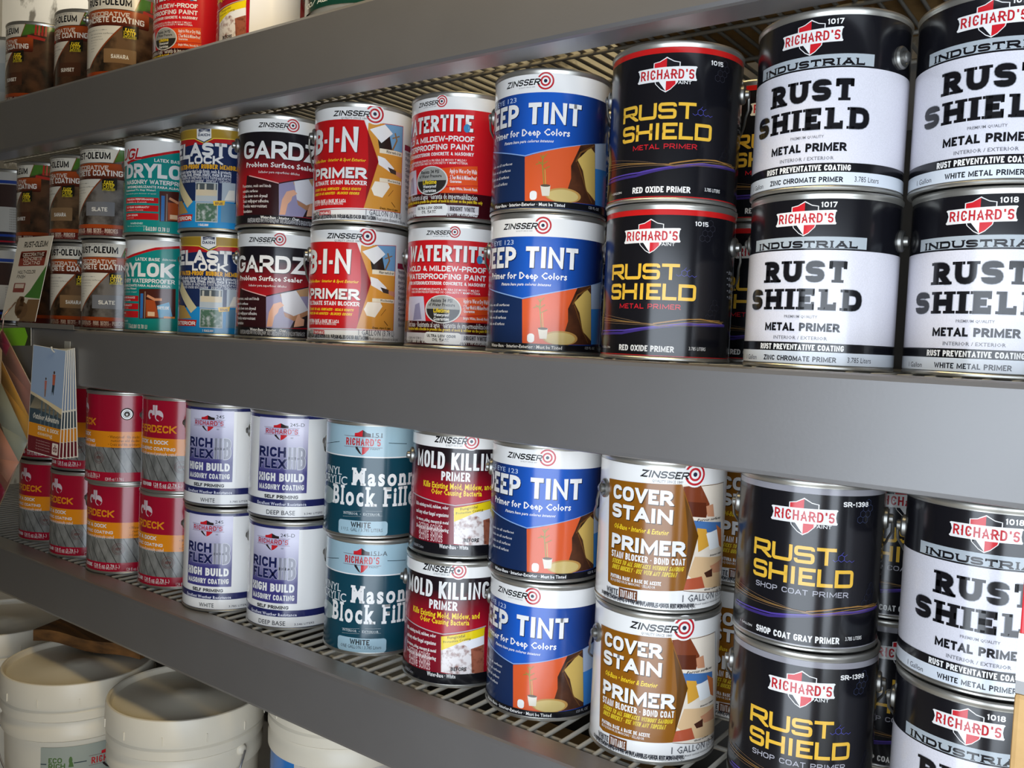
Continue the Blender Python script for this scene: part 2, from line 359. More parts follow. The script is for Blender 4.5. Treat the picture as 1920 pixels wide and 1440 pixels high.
def expand(items, sub):
    """-> list of (layer, polygon, colour)"""
    out = []; lay = 0
    g = lambda s: sub.get(s, s) if '@' in s and ':' not in s else ':'.join(sub.get(x, x) for x in s.split(':'))
    for it in items:
        k = it[0]; lay += 1
        if k == 'B': out.append((lay, [(-math.pi*84, it[1]), (math.pi*84, it[1]), (math.pi*84, it[2]), (-math.pi*84, it[2])], g(it[3])))
        elif k == 'R':
            c = it[5]
            if c.startswith('vgrad'): pass
            out.append((lay, rrect(it[1], it[2], it[3], it[4], it[6]), g(c)))
        elif k == 'P': out.append((lay, list(it[1]), ':'.join(g(x) for x in it[2].split(':'))))
        elif k == 'O': out.append((lay, circ(*it[1:5]), g(it[5])))
        elif k == 'HALF': out.append((lay, circ(it[1], it[2], abs(it[3])*.97, abs(it[4])*.97, 20, 180, 360), it[5]))
        elif k == 'S':
            for q in stroke2d(it[1], it[2]): out.append((lay, q, g(it[3])))
        elif k == 'T':
            kw = it[8] if len(it) > 8 else {}
            t = g(it[1]); box4 = it[2:6]; st = it[7]
            if t is None: continue
            if 'n' in kw:   # the box was measured on a line of n letters
                g0 = (box4[2]-box4[0]) * (len(t)/kw['n'] - 1)
                box4 = (box4[0] - (0 if kw['n'] == 5 else g0*.5 if kw['n'] > 5 else g0*.8), box4[1], box4[2] + (g0 if kw['n'] == 5 else g0*.5 if kw['n'] > 5 else g0*.2), box4[3])
            if 'shadow' in kw:
                for q in text2d(t, *box4, st, off=(1.1, -1.1)): out.append((lay, q, kw['shadow']))
                lay += 1
            if 'halo' in kw:
                for q in text2d(t, *box4, st, grow=.055*(box4[3]-box4[1])): out.append((lay, q, kw['halo']))
                lay += 1
            for q in text2d(t, *box4, st, rot=kw.get('rot', 0)): out.append((lay, q, g(it[6])))
        elif k == 'RICH':
            for q, c in logo_rich(*it[1:7]):
                lay += 1
                if q == 'layer': continue
                out.append((lay, q, c))
                if c == '#b8242c' : lay -= 1
        elif k == 'BULL':
            for r, c in ((1.16, '#e9e7e4'), (1.0, '#b8222c'), (.8, '#e9e7e4'), (.6, '#b8222c'), (.4, '#e9e7e4'), (.2, '#20243c')):
                out.append((lay, circ(it[1], it[2], it[3]*r, it[3]*r), c)); lay += 1
                if r == .8: out.append((lay, [(it[1]-it[3]*1.2, it[2]-it[3]*.30), (it[1]-it[3]*.5, it[2]-it[3]*.30), (it[1]-it[3]*.5, it[2]+it[3]*.42), (it[1]-it[3]*1.2, it[2]+it[3]*.42)], '#e9e7e4')); lay += 1
        elif k in ('HEX', 'MOL'):
            R = 4.2 if k == 'HEX' else 4.0
            cs = [(0, 0), (7.3, 0), (3.65, 6.3), (3.65, -6.3), (-3.65, -6.3), (10.9, 6.3), (7.3, 12.6)] if k == 'HEX' else [(0, 0)]
            for cx, cy in cs:
                pts = [(R*math.sin(math.radians(60*i)) + cx, R*math.cos(math.radians(60*i)) + cy) for i in range(7)]
                P0 = (it[1], it[2]) if k == 'MOL' else (it[2], it[3])
                for q in stroke2d([(P0[0]+a, P0[1]+b) for a, b in pts], .55): out.append((lay, q, '#4a4a9c' if k == 'MOL' else g(it[1])))
            if k == 'MOL':
                for s in ([(3.4, 2), (7, 4.4)], [(3.4, -2), (7, -4.2), (10, -2.4), (13, -4.4), (16, -2.6)], [(-3.4, -2), (-7, -4), (-10, -2)], [(0, 4), (2.4, 7)]):
                    for q in stroke2d([(it[1]+a, it[2]+b) for a, b in s], .5): out.append((lay, q, '#4a4a9c'))
        elif k == 'DB':
            u, v = it[1], it[2]; c = '#dcc8cc'
            for a in ((-5, 0), (1.5, 0)): out.append((lay, rrect(u+a[0], v-4, u+a[0]+5.5, v+16, .6), c))
            out.append((lay, circ(u-10, v-4, 9, 10, 18, 20, 250), c)); lay += 1; out.append((lay, circ(u-10, v-5, 4, 5, 14), '@base'))
            lay += 1; out.append((lay, circ(u+11, v-5, 10, 11, 22), c)); lay += 1; out.append((lay, circ(u+8, v-8, 4, 5, 14), '@base')); lay += 1
            out.append((lay, [(u+9, v-3), (u+20, v-8), (u+14, v-17), (u+8, v-13)], '@base'))
        elif k == 'RING':
            u, v, r, c = it[1:5]
            for rr in (r, r*.75):
                for q in stroke2d([(u+rr*math.sin(2*math.pi*i/24), v+rr*math.cos(2*math.pi*i/24)) for i in range(25)], .7): out.append((lay, q, c))
            for q in text2d('NEW', u-6, v-3, u+6, v+3, 'b'): out.append((lay, q, c))
        elif k == 'CHAIR':
            u, v = it[1], it[2]; c = '#b8342a'
            out.append((lay, [(u-16, v-12), (u+22, v-16), (u+24, v-10), (u-14, v-5)], c)); lay += 1
            for i in range(4): out.append((lay, [(u+i*7, v-4), (u+5+i*7, v-5), (u+6+i*7, v+18), (u+2+i*7, v+20)], c if i % 2 == 0 else '#c85a44'))
            out.append((lay, [(u-14, v-12), (u-11, v-12), (u-12, v-24), (u-14, v-24)], c))
    return [(l, p, sub.get('@base', '#a50e2b') if c == '@base' else c) for l, p, c in out]
def strips(poly, wd):
    us = [p[0] for p in poly]; lo, hi = min(us), max(us)
    if hi - lo < 2.2: yield poly; return
    for k in range(math.floor(lo/wd + 1e-6), math.ceil(hi/wd - 1e-6)):
        q = poly
        for sgn, lim in ((1, k*wd), (-1, (k+1)*wd)):
            r = []
            for a, b in zip(q, q[1:] + q[:1]):
                ia = sgn*(a[0]-lim) >= -1e-7; ib = sgn*(b[0]-lim) >= -1e-7
                if ia: r.append(a)
                if ia != ib:
                    t = (lim-a[0])/(b[0]-a[0]); r.append((lim, a[1]+t*(b[1]-a[1])))
            q = r
            if len(q) < 3: break
        if len(q) >= 3: yield q
def wrap(name, polys, Rm, flat=False, rough=.2):
    """mesh of printed shapes on a cylinder of radius Rm metres (or a flat card), one raised ink layer per shape"""
    wd = 2*math.pi*Rm*1000/SEG; V = []; F = []; MI = []; mats = []; idx = {}; NR = []
    Rmm = Rm*1000
    for lay, poly, c in polys:
        if c not in idx: idx[c] = len(mats); mats.append(mat(c, rough, spec=.45, coat=.0 if flat else .25))
        mi = idx[c]
        if len(poly) > 4 or (len(poly) == 4 and True):
            try: tris = [[poly[i] for i in t] for t in tessellate_polygon([[Vector((p[0], p[1], 0)) for p in poly]])]
            except Exception: continue
        else: tris = [poly]
        for t in tris:
            a = (t[1][0]-t[0][0])*(t[2][1]-t[0][1]) - (t[2][0]-t[0][0])*(t[1][1]-t[0][1])
            if abs(a) < 1e-7: continue
            if a < 0: t = t[::-1]
            for q in ([t] if flat else strips(t, wd)):
                b = len(V); off = Rmm + .022*lay
                for u, v in q:
                    if flat: V.append((u/1000, -.00002*lay, v/1000)); NR.append((0, -1, 0))
                    else:
                        ph = u/Rmm; s, cc = math.sin(ph), math.cos(ph); V.append((off*s/1000, -off*cc/1000, v/1000)); NR.append((s, -cc, 0))
                F.append(list(range(b, b+len(q)))); MI.append(mi)
    me = bpy.data.meshes.new(name); me.from_pydata(V, [], F)
    for m in mats: me.materials.append(m)
    me.polygons.foreach_set('material_index', MI); me.polygons.foreach_set('use_smooth', [True]*len(F))
    me.update(); me.normals_split_custom_set_from_vertices(NR)
    return me

# label artwork: u along the girth and v up the can, in millimetres, measured from each label's emblem
LABELS = {
'industrial': [
('B',2,191,'grain:#dcdae2'),
('B',130.5,191,'#131318'),
('RICH',-35.4,157.2,32.4,173.9,0),
('T','@num',15.1,176.7,32.1,182.6,'#e9e7e4','b'),
('R',-69.3,132.3,66.9,145,'#a8b0b6',0),
('T','INDUSTRIAL',-61.6,132.8,56.9,140.5,'#131318','slab'),
('T','RUST',-46.9,95.3,46.5,118.6,'#131318','slab',{'halo':'#8d8f96'}),
('T','SHIELD',-70.3,65.1,66.1,88,'#131318','slab',{'halo':'#8d8f96'}),
('T','PREMIUM QUALITY',-17.5,55.9,18.5,58.9,'#6a6a70','r'),
('T','METAL PRIMER',-42.4,41.5,42.2,50.7,'#131318','x'),
('T','INTERIOR / EXTERIOR',-29.4,32.2,30,35.9,'#6a6a70','r'),
('B',19.2,28.9,'#131318'),
('B',2.8,19.2,'#d4dae2'),
('T','RUST PREVENTATIVE COATING',-47.7,20.6,48.2,27,'#e9e7e4','x'),
('T','@name',-41.6,8.3,40.6,14.1,'#20222a','b',{'n':20}),
('T','3.785 Liters',52.9,9.2,81.7,14.7,'#3c3c44','r'),
('T','1 Gallon',-77.2,8.1,-53.8,13.3,'#3c3c44','r')],
'rust': [
('B',2,191,'#131318'),
('B',179.3,191,'@band'),
('B',2,6.7,'@band'),
('RICH',-37.2,144.7,37.7,163.3,1),
('T','PAINT',11.8,141.4,31.1,145.3,'#e9e7e4','r'),
('T','@num',54.3,167,73.2,172.7,'#e9e7e4','b',{'n':4}),
('HEX','@hexA',68.9,158.9),
('HEX','@hexB',82.8,62.2),
('T','RUST',-59,99.9,38.6,119.6,'#e2b23c','sq'),
('T','SHIELD',-58.2,75,60.7,95.1,'#e2b23c','sq'),
('MOL',44.4,108.7),
('T','@sub',-39.2,63.8,41.9,70,'@subc','w',{'n':12}),
('S',((-97.9,30.8),(-33,32.7),(3.8,39.7),(44.3,45.7),(113.3,47.4)),3.2,'#3a2c70'),
('S',((-92.1,34.8),(-29.3,36.3),(9.6,41.9),(50.2,47.4),(110,48.5)),1.6,'#53409a'),
('S',((-101.1,50.7),(-33.9,47),(9.5,45.1),(52.9,52.8),(101.2,52.8)),1.1,'#7a5a34'),
('S',((-101.1,54.5),(-22.6,47.2),(15.4,43.6),(59.3,50.2),(109.6,51.8)),0.8,'#8a6a3c'),
('S',((-87.2,58.8),(-22.7,49.3),(18.4,41.7),(59.4,47.9),(106.8,50.7)),0.6,'#6a5440'),
('S',((-101.1,46.6),(-22.4,44.2),(18.3,43.1),(59.6,44.9),(106.9,49.5)),0.6,'#6a5440'),
('S',((9.4,45.7),(44,51.8),(68.9,53.6),(106.9,49.5)),1.2,'#9a7038'),
('T','@name',-41.2,11,41,18.5,'#e9e7e4','b',{'n':18}),
('T','1 GALLON',-77.2,13,-55.1,15.6,'#e9e7e4','r'),
('T','3.785 LITERS',55.1,14.7,78.3,18.8,'#e9e7e4','r'),
('T','• drips',111.8,112.4,129.3,117.5,'#b9b9bd','r'),
('T','• drips',112.8,104.7,131,109.9,'#b9b9bd','r'),
('T','• drips',113.8,97.1,133,102.2,'#b9b9bd','r'),
('T','• drips',114.8,89.4,135.2,94.5,'#b9b9bd','r'),
('T','• drips',115.8,81.7,137.7,86.7,'#b9b9bd','r')],
'deep': [
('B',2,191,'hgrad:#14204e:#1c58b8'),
('B',161.3,191,'#e9e7e4'),
('BULL',0,176.5,11.9),
('T','ZINSSER',-62.8,171.3,-8.5,179.7,'#131318','i'),
('T','QUALITY SINCE 1849',-39.4,168.1,-14.2,169.2,'#777777','r'),
('T','BU'+'LLS EYE 123',-126.4,150.4,-42.6,156.7,'#b9cbe6','r'),
('T','DEEP TINT',-118.7,118.3,52.3,147.5,'#e9e7e4','b',{'shadow':'#0d1834'}),
('T','Primer for Deep Colors',-90.1,103.1,37,112,'#e9e7e4','b'),
('T','Pintura base para colores intensos',-62.3,93.7,14.9,97.6,'#e9e7e4','i'),
('P',((-105,90.2),(-24.8,75.9),(-21.7,12.3),(-96.1,9.9)),'#15294f'),
('S',((-102,90.9),(-24.8,75.9),(110.9,106.3)),1.5,'#86a6d8'),
('P',((-24.8,74.5),(79,99.7),(85.9,16.5),(-21.7,12.3)),'#d4582c'),
('P',((32.3,14.7),(41.4,47.2),(40.5,64.4),(53.7,93.8),(79,99.7),(85.9,16.5)),'blot:#54301e:#2a1a14'),
('P',((49.7,73.5),(70.6,93.6),(80,87),(85.5,21.5),(66.6,34),(59.2,59.6)),'#c9a85a'),
('S',((47.6,70.5),(54.2,83.8),(77.8,97)),2.2,'#6a4420'),
('S',((50.3,69.2),(66.6,34),(78.3,18.4)),1.5,'#6a4420'),
('O',31.8,23.3,26,10,'#b98c4a'),
('O',31.3,22.7,22.3,8.5,'#c8b070'),
('S',((4.7,32.6),(2.8,48.2),(1,62.4),(1.2,76.7)),1.3,'#8a8a34'),
('S',((7,32.7),(4.7,56.9)),0.8,'#b4b050'),
('S',((1.6,62.5),(-5,67.9)),0.9,'#7d8a34'),
('S',((1.5,63.9),(7.9,68.4)),0.9,'#7d8a34'),
('S',((1.2,71),(-2.5,76.5)),0.9,'#7d8a34'),
('S',((2.1,56.8),(11.1,61.4)),0.9,'#7d8a34'),
('S',((1.4,72.4),(6.6,78.3)),0.9,'#7d8a34'),
('S',((0.8,66.7),(-8.3,63.5)),0.9,'#7d8a34'),
('P',((-0.6,35.2),(13.1,35.9),(12.1,21.5),(2.4,21.1)),'#d8d0c0'),
('O',6.3,35.3,6.6,1.7,'#5a4a3a'),
('R',-14.9,15.5,-4.9,27.9,'#e9e7e4',4),
('P',((79,99.7),(108.1,104.9),(114.9,68.5),(81.7,66.1)),'#a9b6cc'),
('P',((81.7,66.1),(114.9,68.5),(133.9,17.8),(85.9,16.5)),'#3d7fc4'),
('T','hide on all surfaces',-92,64.9,-44.6,68.4,'#e9e7e4','r'),
('T','hide on all surfaces',-90.8,56,-47.1,59.7,'#e9e7e4','r'),
('T','hide on all surfaces',-89.7,47,-49.6,51,'#e9e7e4','r'),
('T','hide on all surfaces',-88.6,38.1,-52.2,42.2,'#e9e7e4','r'),
('B',2,14.2,'#131318'),
('T','Water-Base · Interior-Exterior · Must be Tinted',-79.9,6.6,34.1,11,'#e9e7e4','b'),
('T','123 FL OZ',72.3,9.5,95.1,12.9,'#b9b9bd','r')],
'gardz': [
('B',2,191,'vgrad:#15121a:#a3141e:140:80'),
('B',163.9,191,'#e9e7e4'),
('BULL',0,177,11.3),
('T','ZINSSER',-60.7,171.1,-7.7,179.5,'#131318','i'),
('T','QUALITY SINCE 1849',-40.1,167.8,-13.8,169.9,'#777777','r'),
('T','GARDZ',-93.9,117.9,48,148,'#e9e7e4','b',{'shadow':'#150c10'}),
('T','Problem Surface Sealer',-85.5,103.3,42.4,111.5,'#e9e7e4','b'),
('T','Sellador para superficies difíciles',-57.8,92.8,14.1,96.6,'#e9e7e4','r'),
('P',((-83.2,89.5),(-20.7,75.8),(-18.9,19.9),(-90.4,17.7)),'#2c0e14'),
('S',((-77.8,88.7),(-20.7,76.1)),1.6,'#d8a8a4'),
('S',((-20.7,76.1),(54.3,96.5)),1.6,'#1a1014'),
('P',((-20.7,75),(54.3,95.7),(56.2,23.4),(-18.9,19.9)),'#8f88a6'),
('P',((3.3,80.9),(54.3,95.3),(54.9,80.1),(5,75.4)),'#b08a64'),
('P',((4.8,81.8),(30.9,89.1),(55.9,54.7),(28.3,43.3),(10.5,51.3)),'#cfcdd2'),
('P',((10.5,49.7),(28.3,43.3),(55.9,55.5),(56.2,47.3),(28.6,34.4),(13.2,41.7)),'#a87858'),
('P',((28.6,34.4),(56.2,47.3),(56.2,23.4),(22.5,21.9)),'#221a1e'),
('P',((-18.2,22.4),(-14.5,48.5),(-7.2,63.1),(5.3,67.3),(11,61.1),(2.5,55),(1.1,48.4),(-4.7,41.7),(-8.4,22.9)),'#d8a284'),
('P',((28.9,23.8),(30.6,32.9),(36.1,47.5),(39.2,47.2),(40.4,41.2),(48.1,38.3),(47.3,26.8)),'#d8a284'),
('B',2,20.7,'#131318'),
('T','Penetrates, seals and binds',-94,68.6,-33.7,73.7,'#e9e7e4','r'),
('T','suitable surfaces',-93.2,59.8,-57.6,64.5,'#e9e7e4','r'),
('T','Locks down torn drywall',-92.4,51,-39.6,56.3,'#e9e7e4','r'),
('T','Seals wallpaper adhesive',-91.6,42.2,-37.4,47.8,'#e9e7e4','r'),
('T','Provides water-resistant',-90.8,33.5,-39.9,39.1,'#e9e7e4','r'),
('T','foundation',-90.1,24.7,-68.6,29.7,'#e9e7e4','r'),
('T','Water-Base · Interior · Clear',-51,14.6,15.9,19.1,'#e9e7e4','b'),
('T','CAUTION! KEEP OUT OF REACH OF CHILDREN. DO NOT TAKE INTERNALLY',-78,8.1,49.9,15.4,'#a8a8ac','r'),
('T','PRECAUCION: NO DEJAR AL ALCANCE DE LOS NIÑOS',-77.7,3.6,50.1,10.4,'#a8a8ac','r')],
'bin': [
('B',2,191,'#e9e7e4'),
('P',((-9.9,162),(54.5,166.9),(55.6,25.2),(-13.2,25.6)),'#d4923a'),
('P',((17.5,163.7),(54.5,166.9),(55.8,124.1),(25.7,124.5)),'#6f9cc0'),
('P',((4.1,148.3),(24.5,154.6),(32.7,123.6),(9.7,121.7)),'#2a2420'),
('S',((32.7,123.6),(41.2,141.1),(36.9,152.8)),3,'#8a6a44'),
('S',((31.8,143.2),(46.8,149.2)),2,'#8a6a44'),
('P',((-7.3,152),(17.6,163),(32.4,150.8),(12.4,132.4)),'#e9e7e4'),
('P',((7,111.7),(19.7,108.9),(37.7,95.1),(30.7,87.7),(9.1,97.6)),'#e9e7e4'),
('P',((25.2,95.7),(41.6,92.3),(41.9,85.5),(30.8,87)),'#3a3430'),
('P',((41.7,90.8),(55.4,90.2),(55.9,81.1),(42,84.7)),'#c8886a'),
('P',((-1.6,57.8),(3.9,70.1),(26.3,70.3),(30.4,64.1),(17.4,45.2),(3.3,47.5)),'#f0e6d4'),
('S',((28.1,48.8),(37.4,60)),0.8,'#6a4420'),
('S',((34.6,40),(42.5,32.7)),1.2,'#6a4420'),
('R',9.9,116.5,53.5,123.9,'#e8dcc0',0),
('R',11.6,70.6,55,76.7,'#e8dcc0',0),
('T','Water marks & rust',21.8,118.1,51.3,122.9,'#131318','i'),
('T','Wood knots & sap',26.2,72.1,51.7,75.9,'#131318','i'),
('T','Grease, crayon & stains',13.3,26.5,48.7,30.2,'#131318','i'),
('S',((12.8,163.7),(54,166.8),(55.2,25.2),(-107.7,20.8)),0.9,'#b8222a'),
('P',((-136.2,167.2),(-16.7,165.6),(8.6,102.1),(-12.7,25.3),(-114.7,23.1)),'#c2141a'),
('P',((-10.9,150.3),(8.6,102.1),(-10.5,34),(-9.3,61.9),(-7.7,101)),'#8c1016'),
('BULL',0,177.2,14.6),
('T','ZINSSER',-69.8,171.4,-9.7,180.2,'#131318','i'),
('T','QUALITY SINCE 1849',-54.8,166.6,-10.9,170,'#777777','r'),
('T','B·I·N',-117,114,-25,154.4,'#e9e7e4','b',{'shadow':'#5a0a10'}),
('T','Shellac-Base · Interior & Spot Exterior',-115.8,99.4,-11.5,104.2,'#f2cf2a','i'),
('T','PRIMER',-113.4,72.1,-10.3,89.8,'#e9e7e4','x',{'shadow':'#5a0a10'}),
('T','ULTIMATE STAIN BLOCKER',-112.7,62,-9.2,68.9,'#e9e7e4','b'),
('T','STICKS TO ALL SURFACES · SEALS KNOTS',-113,53.1,-18.7,57.2,'#f2cf2a','i'),
('T','DRIES IN 45 MINUTES · BLOCKS ODORS',-112.3,46,-21,50.2,'#f2cf2a','i'),
('T','PINTURA BASE A BASE DE LACA',-112.3,33.1,-41.7,38.6,'#e9e7e4','b'),
('T','SELLADOR · REMOVEDOR DE MANCHAS',-111.9,29.4,-46,33.2,'#e9e7e4','r'),
('T','WHITE',-122.6,13.7,-96.5,19.2,'#44444a','b'),
('R',-94.9,13.4,-68.4,20.3,'#b8222a',0),
('T','TINTABLE',-92.7,14.4,-69.7,18.7,'#e9e7e4','b'),
('T','1 GALLON (3.78 L)',-9.1,14.9,56.9,24,'#50525a','r'),
('T','DANGER! FLAMMABLE LIQUID AND VAPOR. CAUSES EYE IRRITATION.',-121.2,5.1,7.7,11.1,'#30323a','b'),
('T','ADVERTENCIA: LIQUIDO Y VAPOR INFLAMABLES. CAUSA IRRITACION',-120.4,-0.3,7.9,6.1,'#30323a','b'),
('T','Read caution statements on side panel.',9.5,4.7,69.5,10.4,'#44444a','r'),
('R',59.5,129.3,87,138.6,'#8c2440',0),
('T','Penetrates',62,121.6,83.7,128.2,'#4a3a5a','r'),
('T','Repels',62.6,112.7,84.7,119.2,'#4a3a5a','r'),
('T','Interior use',63.1,103.8,85.7,110.2,'#4a3a5a','r'),
('T','Seals',63.7,94.9,86.7,101.2,'#4a3a5a','r'),
('T','Penetrates',64.3,85.9,87.7,92.2,'#4a3a5a','r'),
('T','Repels',64.9,77,88.8,83.1,'#4a3a5a','r'),
('T','Interior use',65.5,68.1,90,74.1,'#4a3a5a','r'),
('T','Seals',66.1,59.1,91.2,65,'#4a3a5a','r'),
('T','Penetrates',66.7,50.1,92.4,55.9,'#4a3a5a','r'),
('T','Repels',67.3,41.1,93.8,46.8,'#4a3a5a','r'),
('T','Interior use',68,32.1,95.2,37.7,'#4a3a5a','r')],
'water': [
('B',2,191,'#cb1a22'),
('B',167,191,'#e9e7e4'),
('BULL',0,179.4,8.9),
('T','ZINSSER',-48,174.7,-6.6,181.4,'#131318','i'),
('T','QUALITY SINCE 1849',-35.2,171.7,-8.8,173.4,'#777777','r'),
('T','WATERTITE',-89.1,134,50.4,159.1,'#e9e7e4','b',{'shadow':'#6a0c12'}),
('O',40.9,139.2,5,6.4,'#3f86b4'),
('T','MOLD & MILDEW-PROOF',-91,118.9,52.9,127.4,'#e9e7e4','b'),
('T','WATERPROOFING PAINT',-89.5,106.6,52.8,115.2,'#e9e7e4','b'),
('T','FOR INTERIOR/EXTERIOR CONCRETE & MASONRY',-88.3,97.9,52.8,103.1,'#e9e7e4','b'),
('T','PINTURA IMPERMEABILIZANTE A PRUEBA DE MOHO Y MILDIU',-79.1,89.3,42,92.6,'#e9e7e4','r'),
('T','PARA INTERIORES/EXTERIORES DE CONCRETO Y MAMPOSTERIA',-78.7,85,44.1,88.3,'#e9e7e4','r'),
('P',((-87,79.4),(-48.6,79.8),(-42.5,41.2),(-88.2,40.6)),'#c7c0d0'),
('P',((-67,66.8),(-57,70),(-51,44.2),(-71,42.3)),'#8f88a4'),
('P',((-8.6,77.5),(59.4,83.8),(60.2,69.9),(8,64.8)),'#e0501e'),
('P',((8,63.8),(60.3,68.3),(61,54.8),(14.9,51.4)),'#e0501e'),
('P',((11.8,49.6),(61.1,53.8),(61.6,43.8),(2.6,40.3)),'#e0501e'),
('B',2,41.5,'#3c0e14'),
('O',-14.5,60.7,29.6,22,'#d8d6d0'),
('O',-14.5,60.7,27.7,20.7,'#9c9a94'),
('HALF',-14.5,60.7,27.7,20.7,'#2c2a28'),
('T','Resists 34 PSI',-33.9,71.4,0.4,76.4,'#131318','b'),
('T','of Water Pressure',-38,65.2,5,70,'#131318','b'),
('T','Lifetime',-28.9,55.5,-3.2,61.7,'#f2cf2a','b'),
('T','Waterproof',-28.6,49.8,-3.2,54.2,'#e9e7e4','b'),
('T','Guarantee',-28.2,43.2,-3.5,48.3,'#e9e7e4','b'),
('T','Apply to Wet or Dry Walls'+' ',17.3,71.6,58.9,77.8,'#e9e7e4','b'),
('T','5 Year Mold & Mildew-Proof',18.3,62.1,58.6,68.2,'#e9e7e4','b'),
('T','Guarantee',18.5,57,35.9,61.1,'#e9e7e4','b'),
('T','Bright White, Smooth Finish',18.4,44.8,60.4,51.5,'#e9e7e4','b'),
('T','formulated with a biocide to prevent the growth of mold & mildew on the paint film only',-84.8,24.1,69.9,34.7,'#f2cf2a','b'),
('T','Tint base · Resistente al agua · Garantia de impermeabilizacion',-85.6,32.3,61,40.5,'#e9e7e4','r'),
('R',-90.6,10.8,64,23.1,'#cfc9cc',0),
('R',-43.6,7.3,16.7,24.9,'#e9e7e4',6),
('T','ULTRA LOW ODOR',-38.6,17,8.1,21.4,'#131318','b'),
('T','OIL BASE',-29.1,10.9,-2,15.5,'#131318','b'),
('T','BRIGHT WHITE',20.4,14.2,58,20.9,'#131318','b'),
('T','1 GALLON (3.78 L)',-82,11.6,-49.5,16.4,'#131318','r'),
('T','WARNING! LIQUID AND VAPOR INFLAMMABLE',-89.6,1.8,-14,7.9,'#e9e7e4','b'),
('T','ADVERTENCIA: LIQUIDO Y VAPOR INFLAMABLES',-11.5,4.8,62.6,11,'#e9e7e4','b')],
'mold': [
('B',2,191,'vgrad:#1a1016:#a81226:150:95'),
('B',169.4,191,'#e9e7e4'),
('BULL',0,181.2,11.9),
('T','ZINSSER',-59.5,176.5,-7.8,186.3,'#131318','i'),
('T','QUALITY SINCE 1849',-39.7,172.2,-13.4,175.2,'#777777','r'),
('T','MOLD KILLIN'+'G',-97.2,136.7,50.1,162.9,'#e9e7e4','b',{'shadow':'#200a10'}),
('T','PRIMER',-44.8,119.6,0,133.6,'#e9e7e4','b'),
('T','Kills Existing Mold, Mildew, and',-78.6,107.1,35.5,115.8,'#f2cf2a','b'),
('T','Odor Causing Bacteria',-61.7,97.6,19.5,105.8,'#f2cf2a','b'),
('P',((-109.5,90.1),(-20.8,81.3),(-20.4,22.6),(-103,12.7)),'#7c1022'),
('S',((-109.7,91.3),(-20.9,82.5),(47.5,93.7)),1.6,'#b8a8aa'),
('P',((-22.8,78.7),(44.8,91.1),(46.8,18.9),(-20.5,24)),'speck:#e6dedc:#8a5a50'),
('P',((23.7,60.6),(45.4,65.6),(46.8,18.9),(26.9,23.2)),'speck:#9a5a44:#6a3424'),
('P',((11.4,68.6),(43.6,86.8),(44.7,65.7),(23.7,60.6)),'#e9e7ea'),
('P',((52,31),(150,31),(150,130),(52,112)),'#e9e7ea'),
('P',((-22.5,78.7),(45.4,92.5),(44.7,79.2),(11.3,73.1),(-21.6,57.5)),'#e8cc18'),
('T','Fungicidal',-12.7,73.8,13.7,85.5,'#131318','r',{'rot':9}),
('T','Protective Coating',-19.2,64.3,22.7,83.6,'#131318','r',{'rot':9}),
('T','BEFORE',-5.8,27.1,18.2,32.9,'#131318','b'),
('T','Kills existing mold, mildew, odor',-96.1,73.5,-30.8,82.9,'#e9e7e4','b'),
('T','and any other fungal organisms',-94.7,61.1,-30.3,72.3,'#e9e7e4','b'),
('T','for stucco, siding, masonry & metal',-93.4,48.6,-29.8,61.7,'#e9e7e4','b'),
('T','Do not use under wallcovering',-92.1,36.2,-29.4,51.1,'#e9e7e4','b'),
('T','active solids',-85.6,40.8,-39.3,54.8,'#d8b8b8','r'),
('T','active solids',-84.9,32.5,-38.9,46.5,'#d8b8b8','r'),
('T','active solids',-84.2,24.2,-38.5,38.2,'#d8b8b8','r'),
('B',2,22.2,'#131318'),
('T','Water-Base · White',-43.6,15.7,1.9,22,'#e9e7e4','b'),
('T','WARNING Caution',-99.3,8.5,-72.7,16.3,'#a8a8ac','r')],
'masonry': [
('B',2,191,'#12404f'),
('B',134.4,191,'#e9e7e4'),
('B',136.4,191,'#9fbcc8'),
('S',((-90.7,148.9),(-44,157.4)),1,'#16323a'),
('S',((42.8,159.6),(76.7,157.4)),1,'#16323a'),
('RICH',-33.7,150.5,32.8,169.8,2,'#9fbcc8'),
('T','@num',15.6,168,42.3,175.5,'#3a4248','r',{'n':5}),
('T','PAINT',13.2,147.6,28.8,150.4,'#3a4248','r'),
('T','VINYL',-89.6,102.8,-36.5,115,'#d8dcdc','serif'),
('T','A'+'CRYLIC',-103.9,87.1,-24.9,100.5,'#d8dcdc','serif'),
('O',-73.5,64.9,23.2,14.5,'#8b9a9a'),
('T','Mason'+'ry',-16.6,89.4,111.6,115.8,'#e9e7e4','slab'),
('T','Block Fill'+'er',-56.5,55.4,113.3,84.9,'#e9e7e4','slab'),
('T','INTERIOR  •  EXTERIOR',-29.8,39,32.9,42.9,'#c8d0d0','serif'),
('S',((-31.1,42.6),(0.9,45.8)),0.3,'#c8d0d0'),
('S',((9.6,46.4),(36.2,46.3)),0.3,'#c8d0d0'),
('S',((-30.8,34.9),(1.2,37.4)),0.3,'#c8d0d0'),
('S',((9.9,38),(36.5,38.5)),0.3,'#c8d0d0'),
('R',-39.2,6,46.2,29.6,'#9fbcc8',5),
('T','WHITE',-15.1,18.4,18.5,27.6,'#22282c','b'),
('T','@vol',-31.3,11.8,36.5,17.4,'#33393e','r',{'n':24})],
'flex': [
('B',2,191,'#e9e7e4'),
('B',180.7,191,'#24285c'),
('R',-46.7,48.1,47.6,181.5,'vgrad:#d6d2e6:#403c7c:160:85',0),
('RICH',-34.5,150.9,32.2,165.1,2,'#b9b4d0'),
('T','@num',15.2,167.3,40.1,173.4,'#3a3a44','r',{'n':5}),
('T','PAINT',16.7,145.5,21.6,148.1,'#555560','r'),
